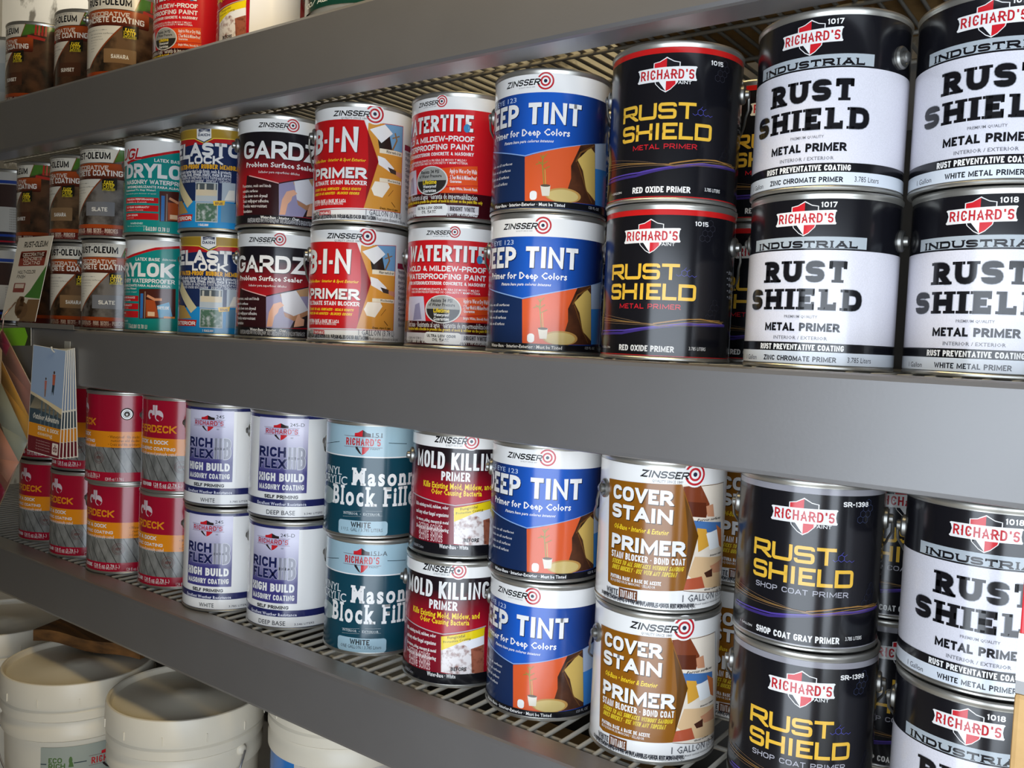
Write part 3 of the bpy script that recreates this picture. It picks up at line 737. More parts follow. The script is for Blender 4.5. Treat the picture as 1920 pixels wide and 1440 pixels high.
('T','RICH',-44.5,111.9,9.7,129.8,'#1c2250','x',{'halo':'#c4c0d8'}),
('T','FLEX',-43.3,91.3,10.4,109,'#1c2250','x',{'halo':'#c4c0d8'}),
('T','HB',13.7,90.8,43.5,130,'#8a8a98','x',{'halo':'#c8c8d2'}),
('T','HIGH BUILD',-43.5,68.3,42.3,83.2,'#e9e7e4','x'),
('T','MASONRY COATING',-42.5,53.4,42.7,63.2,'#e9e7e4','x'),
('T','SELF PRIMING',-29.4,37.8,33.2,44.1,'#24242c','x'),
('B',24.1,36.1,'#24285c'),
('T','Excellent Weather Resistance',-46.3,25.7,47.9,30.7,'#d4d4e0','x'),
('T','@name',-24,8.9,28.5,16.5,'#2a2a32','r',{'n':9}),
('T','@vol',44,9.2,79.7,12.7,'#55555e','r',{'n':12}),
('B',2,5,'#24285c')],
'deck': [
('B',2,191,'#a50e2b'),
('B',76.9,110.5,'#e68a16'),
('B',24.6,76.9,'plank:#8c8a84:#4a4a46'),
('DB',-47.5,160.3),
('T','SUP'+'ERDECK',-123.4,121.4,0,136.4,'#e8901c','b'),
('T','D'+'ECK & DOCK',-93.5,98.3,-15.7,106.2,'#e9e7e4','b'),
('T','ELASTO'+'MERIC COATING',-124.4,85.8,-0.6,92.2,'#e9e7e4','b'),
('T','for all new wood previously coated',-84.8,75.6,1.2,83.2,'#e9e7e4','r'),
('T','128 fl oz (3.78 L.)',-45,14,14.7,20.7,'#e9e7e4','r'),
('T','116 FL OZ ONE GALLON U.S.',-43.8,10,8.9,14.6,'#e9e7e4','r'),
('T','@name',-80.5,12.7,-51.1,20.1,'#e9e7e4','b'),
('T','• Waterproof · fills cracks',31.9,96.7,93.7,102.5,'#5a2a10','r'),
('T','restores old decks',38.2,89.1,93.9,94.6,'#5a2a10','r'),
('T','• Coats and fills splinters',32.3,81,94.1,86.6,'#5a2a10','r'),
('T','for concrete and wood',38.6,73.4,94.3,78.6,'#5a2a10','r'),
('T','128 fl oz / 3.78 L',27.7,5.3,65.6,11.6,'#e9e7e4','r'),
('RING',11,54.5,12,'#6a3a34')],
'cover': [
('B',2,191,'#e9e7e4'),
('P',((-19.9,165.7),(55.7,164.9),(84.8,17.4),(-7.7,30.3)),'#e9dccb'),
('P',((-15.3,162.9),(8.6,165.8),(25.9,140),(21,122.6),(-3.8,125.1)),'#7c3c22'),
('P',((-8.1,144.1),(19.6,141.9),(21,123.2),(-2.9,125.1)),'#5c2a18'),
('P',((19.9,137.5),(32.7,139.5),(36.8,122.7),(22.9,124)),'#cc906c'),
('P',((1.3,120),(55.5,113.5),(57,103.6),(4.1,102.9)),'#4a74ac'),
('P',((7,110.2),(22.2,107.8),(30.4,86.2),(10.9,79)),'#d8a03c'),
('P',((22.6,101.8),(44.1,105.4),(60.8,81.7),(30.9,80.2)),'#eef0f0'),
('P',((42.2,111.7),(58.8,103.3),(63.6,78.2),(53.7,83)),'#c07040'),
('P',((6,73.4),(66,67.1),(83.1,24.7),(17.9,32.6),(-2.5,50.2)),'#dcb88c'),
('P',((32.8,59.1),(66.8,63.8),(71.7,45.9),(41.6,48.8)),'#cc906c'),
('P',((22.4,51.4),(38.2,55.3),(39.3,44.7),(27.2,44.9)),'#4a2a20'),
('P',((-5.4,45),(18.7,47.3),(25.2,31.7),(-7.7,31.2)),'#b4563a'),
('R',-0.3,120.1,56,120.3,'#e8e0d4',0),
('T','Porous surfaces',6.3,121.1,52.3,119.4,'#131318','i'),
('T','Interior stains',31.5,73.6,62.6,72.3,'#131318','i'),
('T','Glossy surfaces',24.1,30.4,53.9,27.8,'#131318','i'),
('S',((10.5,163.7),(57.3,165.4),(84.8,17.4),(-7.7,30.3)),0.7,'#6a4a30'),
('P',((-121.7,162.3),(-16.9,165.8),(9.5,99.8),(-7.7,30.6),(-105.3,25),(-113.5,28.1)),'#8a5512'),
('P',((-13.2,152.8),(9.5,99.8),(-5.2,41.5),(-5.5,100.2)),'#5e3a10'),
('BULL',0,178.5,14.2),
('T','ZINSSER',-69.8,172.2,-9.7,181.3,'#131318','i'),
('T','QUALITY SINCE 1849',-54.4,166.7,-15.7,170.2,'#777777','r'),
('T','COVER',-110.9,138.2,-27.7,157,'#e9e7e4','x',{'shadow':'#3a2208'}),
('T','STAIN',-111,114.5,-26.4,133.1,'#e9e7e4','x',{'shadow':'#3a2208'}),
('T','Oil-Base • Interior & Exterior',-105.8,100.6,-30.2,107,'#f2cf2a','i'),
('T','PRIMER',-109.1,74.1,-8.5,93.4,'#e9e7e4','x',{'shadow':'#3a2208'}),
('T','STAIN BLOCKER • BOND COAT',-108.1,62.9,-7.6,71.5,'#e9e7e4','b'),
('T','STICKS TO ALL SURFACES WITHOUT SANDING',-106.4,55.2,-9.7,61,'#e2c832','i'),
('T','DRIES QUICKLY • USE WITH ANY TOPCOAT',-105.9,47.7,-18.2,53.7,'#e2c832','i'),
('T','PINTURA BASE A BASE DE ACEITE',-107.7,35.8,-36.7,40.7,'#e9e7e4','b'),
('T','BLOQUEADOR DE MANCHAS • SELLADOR',-107.3,31.3,-43.7,34.7,'#e9e7e4','r'),
('T','WHITE',-114.3,14.2,-93.9,21.8,'#44444a','b'),
('R',-92.3,11.9,-65.9,25.1,'#6a3a1c',0),
('T','TINTABLE',-90.1,13.6,-67.7,23,'#e9e7e4','b'),
('T','1 GALLON (3.78 L)',-8.6,15.8,84.8,24.6,'#50525a','r'),
('T','DANGER! FLAMMABLE LIQUID AND VAPOR. CAUSES EYE IRRITATION.',-125.9,4.1,8.3,11.8,'#30323a','b'),
('T','ADVERTENCIA: LIQUIDO Y VAPOR INFLAMABLES. CAUSA IRRITACION AL OJO.',-120.7,0.7,10.4,6.3,'#30323a','b'),
('T','Read caution statements on side panel.',10.3,7.5,81.6,-1.3,'#44444a','r')],
'deco': [
('B',2,191,'blot:@photo:#2a2018'),
('P',((16.5,188.9),(103,220.9),(106.4,185.5),(4.9,158.1)),'blot:#4f7a2e:#22361c'),
('CHAIR',36.7,167.4),
('P',((-130,191),(17.1,191),(17.1,184.8),(4.9,158.1),(-130,157.1)),'#e4dccb'),
('S',((17.5,187.8),(5.6,157.6)),1.6,'#8a4a24'),
('P',((-130,124.2),(-18.1,124.2),(-98.3,39.2),(-130,41.2)),'#e4dccb'),
('S',((-17.1,123.6),(-98.3,38.5)),3,'#8c3f1c'),
('R',-130,123,34.7,156.3,'vgrad:#3c1410:#a8481e:123:150.3',4),
('T','TRUSTED '+'QUALITY SINCE 1921',-87.5,181.5,-12.4,184.2,'#6a6258','r'),
('T','R'+'UST-OLEUM',-105,165,-0.2,179.6,'#131318','b'),
('T','DECORATIVE',-95,142.4,-3.9,151.6,'#e6d6c4','sq'),
('T','CON'+'CRETE COATING',-120,130.1,24.7,141.8,'#f0e8dc','sq'),
('T','MULTI-COL'+'OR FINISH',-143.8,113.8,-50,115.2,'#4a4640','sq'),
('T','for concrete surfaces',-96.7,108.4,-35.5,106.2,'#7a7468','r'),
('T','easy application',-96.4,102.3,-62.2,100.3,'#7a7468','r'),
('T','slip resistant finish',-96.1,96.2,-58.5,94.1,'#7a7468','r'),
('T','hides imperfections',-95.8,90.1,-75.4,89.3,'#7a7468','r'),
('T','covers small cracks',-95.5,83.9,-75.2,83.2,'#7a7468','r'),
('T','durable',-95.2,77.8,-81.7,77.9,'#7a7468','r'),
('T','protects',-94.9,71.7,-83.9,72.2,'#7a7468','r'),
('P',((-17.1,122.4),(13.8,127.1),(13.7,101.5),(-16.6,100)),'#1c1a12'),
('T','EASY',-12.2,112.8,6.2,120.3,'#f2cf2a','b'),
('T','1-STEP',-15.4,105.7,8.6,114.8,'#f2cf2a','b'),
('T','APPLICATION',-15.9,99.1,9.5,105.5,'#d8c030','b'),
('R',-55.6,46.5,10.2,75.8,'@swatch',1.5),
('T','@name',-39.5,55.9,-4.4,64.3,'#ece6da','sq'),
('B',20.7,28.5,'#a84418'),
('B',2,20.7,'#5c1a16'),
('T','DRIVEWAYS · '+'POOL DECKS · PORCHES',-92.2,10.7,17.1,19.7,'#d8c4b4','sq'),
('T','WALKWAYS · PATIOS · BASEMENTS · CONCRETE',-80.5,4.2,15.5,11.4,'#a88478','r')],
'drylok': [
('B',2,191,'#0e8a84'),
('P',((-110,191),(110,191),(110,181.2),(84.9,177.2),(44.5,171.6),(10.7,161.7),(-19.2,155.1),(-66.8,146),(-60,140),(-110,137)),'#e9e7e4'),
('S',((-60,138),(-66.6,143.9),(-19.1,152.8),(10.7,159.5),(44.5,169.1),(84.9,174.6),(105,178.6)),5,'#c2161e'),
('T','UGL',-91.1,149.1,-27.2,170.8,'#c2161e','i',{'halo':'#e9e7e4'}),
('T','LATEX BASE',0.1,144.3,53.3,150.7,'#e9e7e4','b'),
('T','alkaline resistant',58,146.3,83.8,151.3,'#e9e7e4','r'),
('T','DRYLOK',-71.4,112.4,78.6,140.6,'#e9e7e4','x'),
('T','MASONRY WATERPROOFER',-68.6,100.1,82.3,108.6,'#e9e7e4','b'),
('T','IMPERMEABILIZANTE PARA ALBAÑILERIA',-66,92.4,74.1,96.9,'#e9e7e4','b'),
('T','Guaranteed To Stop Water!',-71.1,86.6,4,90.1,'#e9e7e4','b'),
('T','Garantizado para detener el agua!',-71.6,80.6,5,82.5,'#e9e7e4','r'),
('R',-70.6,62.8,10,73.7,'#c2161e',0),
('T','PREMIUM PERFORMANCE',-65.9,68.1,1,71.9,'#e9e7e4','b'),
('T','breathable to 15 pounds',-65.7,64,-13,65.2,'#e9e7e4','r'),
('R',-69.6,46.3,10.3,58.3,'#c2161e',0),
('T','10 YEAR WARRANTY*',-65.1,52.4,-6.5,56.1,'#e9e7e4','b'),
('T','breathable to 15 pounds',-64.9,48.3,-20.2,49.6,'#e9e7e4','r'),
('R',-68.7,29.9,10.7,42.9,'#c2161e',0),
('T','LOW ODOR',-64.3,36.8,-32.3,40.2,'#e9e7e4','b'),
('T','breathable to 15 pounds',-64.1,32.7,-42.5,34.1,'#e9e7e4','r'),
('P',((11.3,87.4),(84.5,91),(85.1,31.2),(13.1,27.9)),'#4a2018'),
('R',15.2,28.9,21.5,78.8,'#2f70b0',0),
('R',24.4,29.2,26.8,82.9,'#8a7464',0),
('P',((28.6,31.2),(27.3,66.8),(45.4,65.8),(54,32.4)),'#a84a20'),
('R',31.9,34,46,42.7,'#e8c098',0),
('P',((50,55.4),(72.5,63.7),(79.9,33.7),(54,31.5)),'#4a9ac4'),
('T','DRYLOK',51,48.3,72.7,54.8,'#e9e7e4','b'),
('R',63.2,31,84.1,34.8,'#e08a2c',0),
('S',((29.9,75),(45.4,67.6),(59,68.3)),5,'#d4926a'),
('T','WARNING!',-51.3,20.4,-19.9,24.3,'#bfe0dc','b'),
('T','May irritate eyes. Keep from children.',-60.5,16,-10,18.3,'#bfe0dc','r'),
('T','1 GALLON (3.78 L)',-18.1,8,31.5,16.1,'#e9e7e4','b')],
'elast': [
('B',2,191,'#1a2a52'),
('B',168.2,191,'#a8862c'),
('S',((-97.3,185.1),(49.8,185.8)),0.6,'#d8bc6a'),
('P',((-84.9,170.5),(-19.5,168),(0.5,159.6),(18.3,168.8),(55.2,170.5),(55.5,160.1),(18.5,160),(0.6,156.3),(-15.3,157.8),(-82.2,152.6)),'#b81c22'),
('S',((-84.9,170.5),(-19.5,168),(0.5,159.6),(18.3,168.8),(55.2,170.5)),1.6,'#e6c84a'),
('P',((-97.2,48.8),(-19.7,54.6),(58.7,55.9),(60.3,1.2),(-97.3,-2.8)),'#1f86c4'),
('B',2,12,'#1f86c4'),
('P',((-15.4,190.6),(13.6,191.7),(14.2,169.7),(0.4,162.4),(-14.7,168.6)),'#e9e7e4'),
('P',((-11.6,187.7),(11.3,188.6),(11.5,179.5),(-0.1,182.2),(-11.4,178.6)),'#2a3350'),
('S',((-12.5,186),(11.5,181.1)),0.6,'#e9e7e4'),
('S',((-12.3,180.7),(11.4,186.3)),0.6,'#e9e7e4'),
('T','DAICH',-12.1,172.4,11.6,177.5,'#2a3350','x'),
('T','EL',-79.7,132.4,-30.4,160.6,'#e9e7e4','x',{'halo':'#1a2a52'}),
('T','AST'+'O',-29.6,136.4,69.6,160.8,'#e9e7e4','x',{'halo':'#1a2a52'}),
('T','LOCK',-33.5,122,35,137.1,'#e9e7e4','x'),
('T','100% '+'WATER-PROOF RUBBER MEM'+'BRANE',-86,113.2,75.2,121.6,'#e4a81e','b'),
('T','Tough elastic barrier that locks firmly, seals & protects',-71.1,105.5,51.1,111.9,'#d4d8e0','b'),
('T','concrete, block, drywall, plastic, metal & wood',-61.9,99.7,51.3,106.4,'#d4d8e0','b'),
('T','Stays flexible in extreme cold temperatures',-70.2,94.3,51.4,100.9,'#d4d8e0','r'),
('T','Resists cracks and peeling · Interior / Exterior',-61.3,88.6,51.6,95.4,'#d4d8e0','r'),
('P',((-65.2,101.1),(-20.1,52.9),(-33.5,42.1),(-74.8,84.4)),'#c8bc94'),
('P',((-78.5,57.2),(-52.7,55.5),(-31.4,32.5),(-75.7,30)),'#a88648'),
('R',-14.3,52.7,28.7,88.4,'#aab4bc',0),
('R',-13.1,73.1,26.9,86.6,'#4a5258',0),
('R',-9.5,72.4,-5.6,85,'#b4b4ac',0),
('R',4.3,73,7.9,85.6,'#b4b4ac',0),
('R',21.3,73.8,24.8,86.5,'#b4b4ac',0),
('R',-12.8,64,27.2,75,'#c8bca4',0),
('R',-13.2,15.6,29.7,51.8,'#aab4bc',0),
('R',-11.4,17.3,28.2,50,'speck:#4a6a58:#b8c0c4',0),
('R',35.7,55.1,59.4,90.1,'#aab4bc',0),
('P',((40.4,57.4),(48,76.2),(58,76.9),(58.6,58.4)),'#e0dcd0'),
('R',35.2,16.9,60.5,52.6,'#5a86a4',0),
('P',((20.6,54.6),(42.1,57.1),(40.7,48.2),(22.4,46.4)),'#e0b434'),
('T','REPAIRS',24.7,48.5,38.2,53.1,'#2a3350','b'),
('P',((-89.3,30),(-19.3,29.5),(-21.5,17.7),(-86.5,17.1)),'#b8241e'),
('T','EX'+'TERIOR',-82,19.5,-22.4,26.4,'#e9e7e4','x'),
('T','1 GALLON',-6.9,8,13.2,12.5,'#e9e7e4','b')],
}

# ------------------------------------------------------------------ the room
FLOOR = -0.985; CEIL = 1.92; YB = .66; YF = -1.36; XL = -3.5; XR = 3.6
b = bmesh.new(); box(b, XL-.1, YF-.1, FLOOR-.1, XR+.1, YB+.1, FLOOR); struct('floor', b, mat('concrete:#a39f97:#b8b4ac', .6))
b = bmesh.new(); box(b, -6, -11, FLOOR-.1, 14, YF-.1, FLOOR-.004); struct('ground', b, mat('concrete:#a8a49c:#bcb8b0', .8))
b = bmesh.new(); box(b, XL-.1, YF-.1, CEIL, XR+.1, YB+.1, CEIL+.1); struct('ceiling', b, mat('#8a857a', .8))
b = bmesh.new(); box(b, XL-.1, YB, FLOOR, XR+.1, YB+.1, CEIL); struct('wall_back', b, mat('plaster:#e6e4dc:#7c786e', .8))
b = bmesh.new(); box(b, XL-.1, YF, FLOOR, XL, YB, CEIL); struct('wall_left', b, mat('plaster:#8d887c:#78736a', .8))
b = bmesh.new(); box(b, XR, YF, FLOOR, XR+.1, YB, CEIL); struct('wall_right', b, mat('plaster:#7d786e:#6a665e', .8))
b = bmesh.new()   # front wall with the open doorway the daylight comes through
box(b, XL, YF-.1, FLOOR, -0.22, YF, CEIL); box(b, 2.52, YF-.1, FLOOR, XR, YF, CEIL); box(b, -0.22, YF-.1, .43, 2.52, YF, CEIL); struct('wall_front', b, mat('#6e6a62', .8))

# ------------------------------------------------------------------ shelving unit
ZT, ZM, ZB = .6271, .11238, -.40227
unit = thing('shelving_unit', 'grey steel shelving with wire decks and deep front beams holding the paint cans', 'shelf', (-1.0, 0, FLOOR))
def uloc(x, y, z): return (x + 1.0, y, z - FLOOR)
X0, X1, YD = -2.62, 1.25, .60
def beam(z0, z1):
    bm = bmesh.new(); t = .003
    prof = [(0, z1), (-.044, z1), (-.0485, z1-.0015), (-.05, z1-.006), (-.05, z0+.006), (-.0485, z0+.0015), (-.044, z0), (0, z0), (0, z0+t), (-.044, z0+t), (-.047, z0+.006), (-.047, z1-.006), (-.044, z1-t), (0, z1-t)]
    A = [bm.verts.new(uloc(X0, y, z)) for y, z in prof]; B = [bm.verts.new(uloc(X1, y, z)) for y, z in prof]; n = len(prof)
    for i in range(n): bm.faces.new((A[i], A[(i+1) % n], B[(i+1) % n], B[i]))
    bm.faces.new(A); bm.faces.new(B[::-1])
    return bm
for z0, z1 in ((.5089, ZT-.001), (-.0051, ZM-.001), (-.5077, ZB-.001)):
    bm_obj('front_beam', beam(z0, z1), GREY(), unit)
    bm = bmesh.new(); x = X0 + .01
    while x < X1:
        tube(bm, [uloc(x, .003, z1-.0022), uloc(x, YD, z1-.0022)], .0032, 6); x += .0263
    for y in (.02, .15, .30, .45, YD-.01): tube(bm, [uloc(X0, y, z1-.0085), uloc(X1, y, z1-.0085)], .0034, 6)
    bm_obj('wire_deck', bm, WIRE(), unit, True)
    bm = bmesh.new(); box(bm, *uloc(X0, YD, z0), *uloc(X1, YD+.003, z1)); bm_obj('rear_beam', bm, GREY(), unit)
bm = bmesh.new(); box(bm, *uloc(X0, YD+.004, FLOOR+.02), *uloc(X1, YD+.012, ZT)); bm_obj('added_dark_backing', bm, mat('#3a3733', .7), unit)  # unseen dark sheet, added so the gaps between cans stay dark
for x in (-2.6, 1.17):
    for y in (.004, YD-.05):
        bm = bmesh.new(); box(bm, *uloc(x, y, FLOOR), *uloc(x+.045, y+.045, 1.35)); bm_obj('upright_post', bm, mat('#a5aa94', .45), unit)

# ------------------------------------------------------------------ gallon paint cans
CH = .1945; RC = .0838
def can_meshes():
    M = {}
    bm = bmesh.new(); lathe(bm, [(0, .004), (.078, .004), (.0805, .0005), (.0838, .0002), (.0848, .0014), (.0848, .0034), (.0836, .0048), (RC-.0004, .006), (RC-.0004, CH-.0085), (.0838, CH-.006), (.0848, CH-.0045), (.0848, CH-.0018), (.0838, CH-.0004), (.0815, CH-.0002), (.0795, CH-.003), (.0795, CH-.007), (.074, CH-.007)], 96)
    M['body'] = bpy.data.meshes.new('can_body'); bmesh.ops.recalc_face_normals(bm, faces=bm.faces[:]); bm.to_mesh(M['body']); bm.free()
    bm = bmesh.new(); lathe(bm, [(.0788, CH-.0062), (.0788, CH-.0028), (.076, CH-.0018), (.074, CH-.0035), (.0725, CH-.006), (.070, CH-.006), (.0685, CH-.0042), (0, CH-.0036)], 64)
    M['lid'] = bpy.data.meshes.new('can_lid'); bmesh.ops.recalc_face_normals(bm, faces=bm.faces[:]); bm.to_mesh(M['lid']); bm.free()
    for s, k in ((1, 'earR'), (-1, 'earL')):
        bm = bmesh.new(); lathe(bm, [(.0125, -.001), (.0125, .0025), (.0105, .0045), (.0085, .0045), (.0075, .0035), (.006, .0035), (.0055, .0085), (.004, .0098), (0, .0102)], 28)
        bmesh.ops.transform(bm, matrix=Matrix.Translation((s*RC, 0, .148)) @ Matrix.Rotation(s*math.pi/2, 4, 'Y'), verts=bm.verts[:])
        M[k] = bpy.data.meshes.new('handle_ear'); bmesh.ops.recalc_face_normals(bm, faces=bm.faces[:]); bm.to_mesh(M[k]); bm.free()
    bm = bmesh.new(); pts = []
    for s in (1,):
        for k in range(-18, 19):
            a = math.pi/2 * k/18; R2 = RC + .0085 if abs(k) > 16 else RC + .006
            pts.append((R2*math.sin(a), R2*math.cos(a), .148 - .085*(1-abs(k)/18.)**.55 * (1 if abs(k) < 18 else 0)))
    tube(bm, pts, .0016, 6)
    M['bail'] = bpy.data.meshes.new('bail_handle'); bmesh.ops.recalc_face_normals(bm, faces=bm.faces[:]); bm.to_mesh(M['bail']); bm.free()
    tin = TIN(); wire = mat('metal:#8d8c88', .35); lidm = mat('metal:#a8a6a0', .3)
    for k, m in (('body', tin), ('lid', lidm), ('earR', mat('metal:#8f8e8a', .3)), ('earL', mat('metal:#8f8e8a', .3)), ('bail', wire)):
        M[k].materials.append(m)
        for p in M[k].polygons: p.use_smooth = True
        M[k].set_sharp_from_angle(angle=math.radians(38))
    return M
CM = can_meshes()
LAB = {}
def label_mesh(design, sub):
    k = (design, tuple(sorted(sub.items())))
    if k not in LAB:
        its = []
        for it in LABELS[design]:
            if it[0] == 'B': it = (it[0], max(it[1], 5.6), min(it[2], 186.2), it[3])
            elif it[0] in 'P' : it = (it[0], [(u, min(max(v, 5.7), 186.1)) for u, v in it[1]], it[2])
            elif it[0] == 'T' and min(it[3], it[5]) < 7.5:
                dv = 7.5 - min(it[3], it[5]); it = it[:3] + (it[3] + dv, it[4], it[5] + dv) + it[6:]
            its.append(it)
        LAB[k] = wrap('paper_label', expand(its, sub), RC)
    return LAB[k]
CANS = {}
def can(key, design, sub, label, group, loc, rz, bail=True, turn=0):
    t = thing('paint_can', label, 'paint can', loc, rz, group)
    for n, k in (('can_body', 'body'), ('can_lid', 'lid'), ('handle_ear', 'earR'), ('handle_ear', 'earL')):
        o = link(n, CM[k], None, t)
        if 'ear' in k: o.rotation_euler.z = turn
    if bail: link('bail_handle', CM['bail'], None, t).rotation_euler.z = turn
    link('paper_label', label_mesh(design, sub), None, t)
    CANS[key] = t
    return t
SPECS = {'SUN':('deco',{'@photo':'#5a3c28','@swatch':'#4e2e1e','@name':'SUNSET'}),
 'SAH':('deco',{'@photo':'#6e5238','@swatch':'#8a6a48','@name':'SAHARA'}),
 'SLA':('deco',{'@photo':'#7a736c','@swatch':'#77777a','@name':'SLATE'}),
 'ROX':('rust',{'@band':'#c01c1c','@num':'1015','@sub':'METAL PRIMER','@subc':'#c0202a','@name':'RED OXIDE PRIMER','@hexA':'#2e2e36','@hexB':'#26262c'}),
 'SHO':('rust',{'@band':'#8e8c92','@num':'SR-1398','@sub':'SHOP COAT PRIMER','@subc':'#a4a2aa','@name':'SHOP COAT GRAY PRIMER','@hexA':'#343a52','@hexB':'#2a2e40'}),
 'ZIN':('industrial',{'@num':'1017','@name':'ZINC CHROMATE PRIMER'}),
 'WHI':('industrial',{'@num':'1018','@name':'WHITE METAL PRIMER'}),
 'DRY':('drylok',{}),
 'ELA':('elast',{}),
 'GAR':('gardz',{}),
 'BIN':('bin',{}),
 'WAT':('water',{}),
 'DEE':('deep',{}),
 'MOL':('mold',{}),
 'COV':('cover',{}),
 'RF':('flex',{'@num':'245','@name':'WHITE','@vol':'3.785 LITERS'}),
 'RD':('flex',{'@num':'245-D','@name':'DEEP BASE','@vol':'3.546 LITERS'}),
 'MA':('masonry',{'@num':'151','@vol':'1 U.S. GAL / 3.785 LITERS'}),
 'MB':('masonry',{'@num':'151-A','@vol':'ONE GALLON / 3.785 Liters'}),
 'DK':('deck',{'@name':'REDWOOD','@base':'#a50e2b'}),
 'DKA':('deck',{'@name':'ADOBE','@base':'#a50e2b'}),
 'DKC':('deck',{'@name':'CEDAR','@base':'#a50e2b'})}
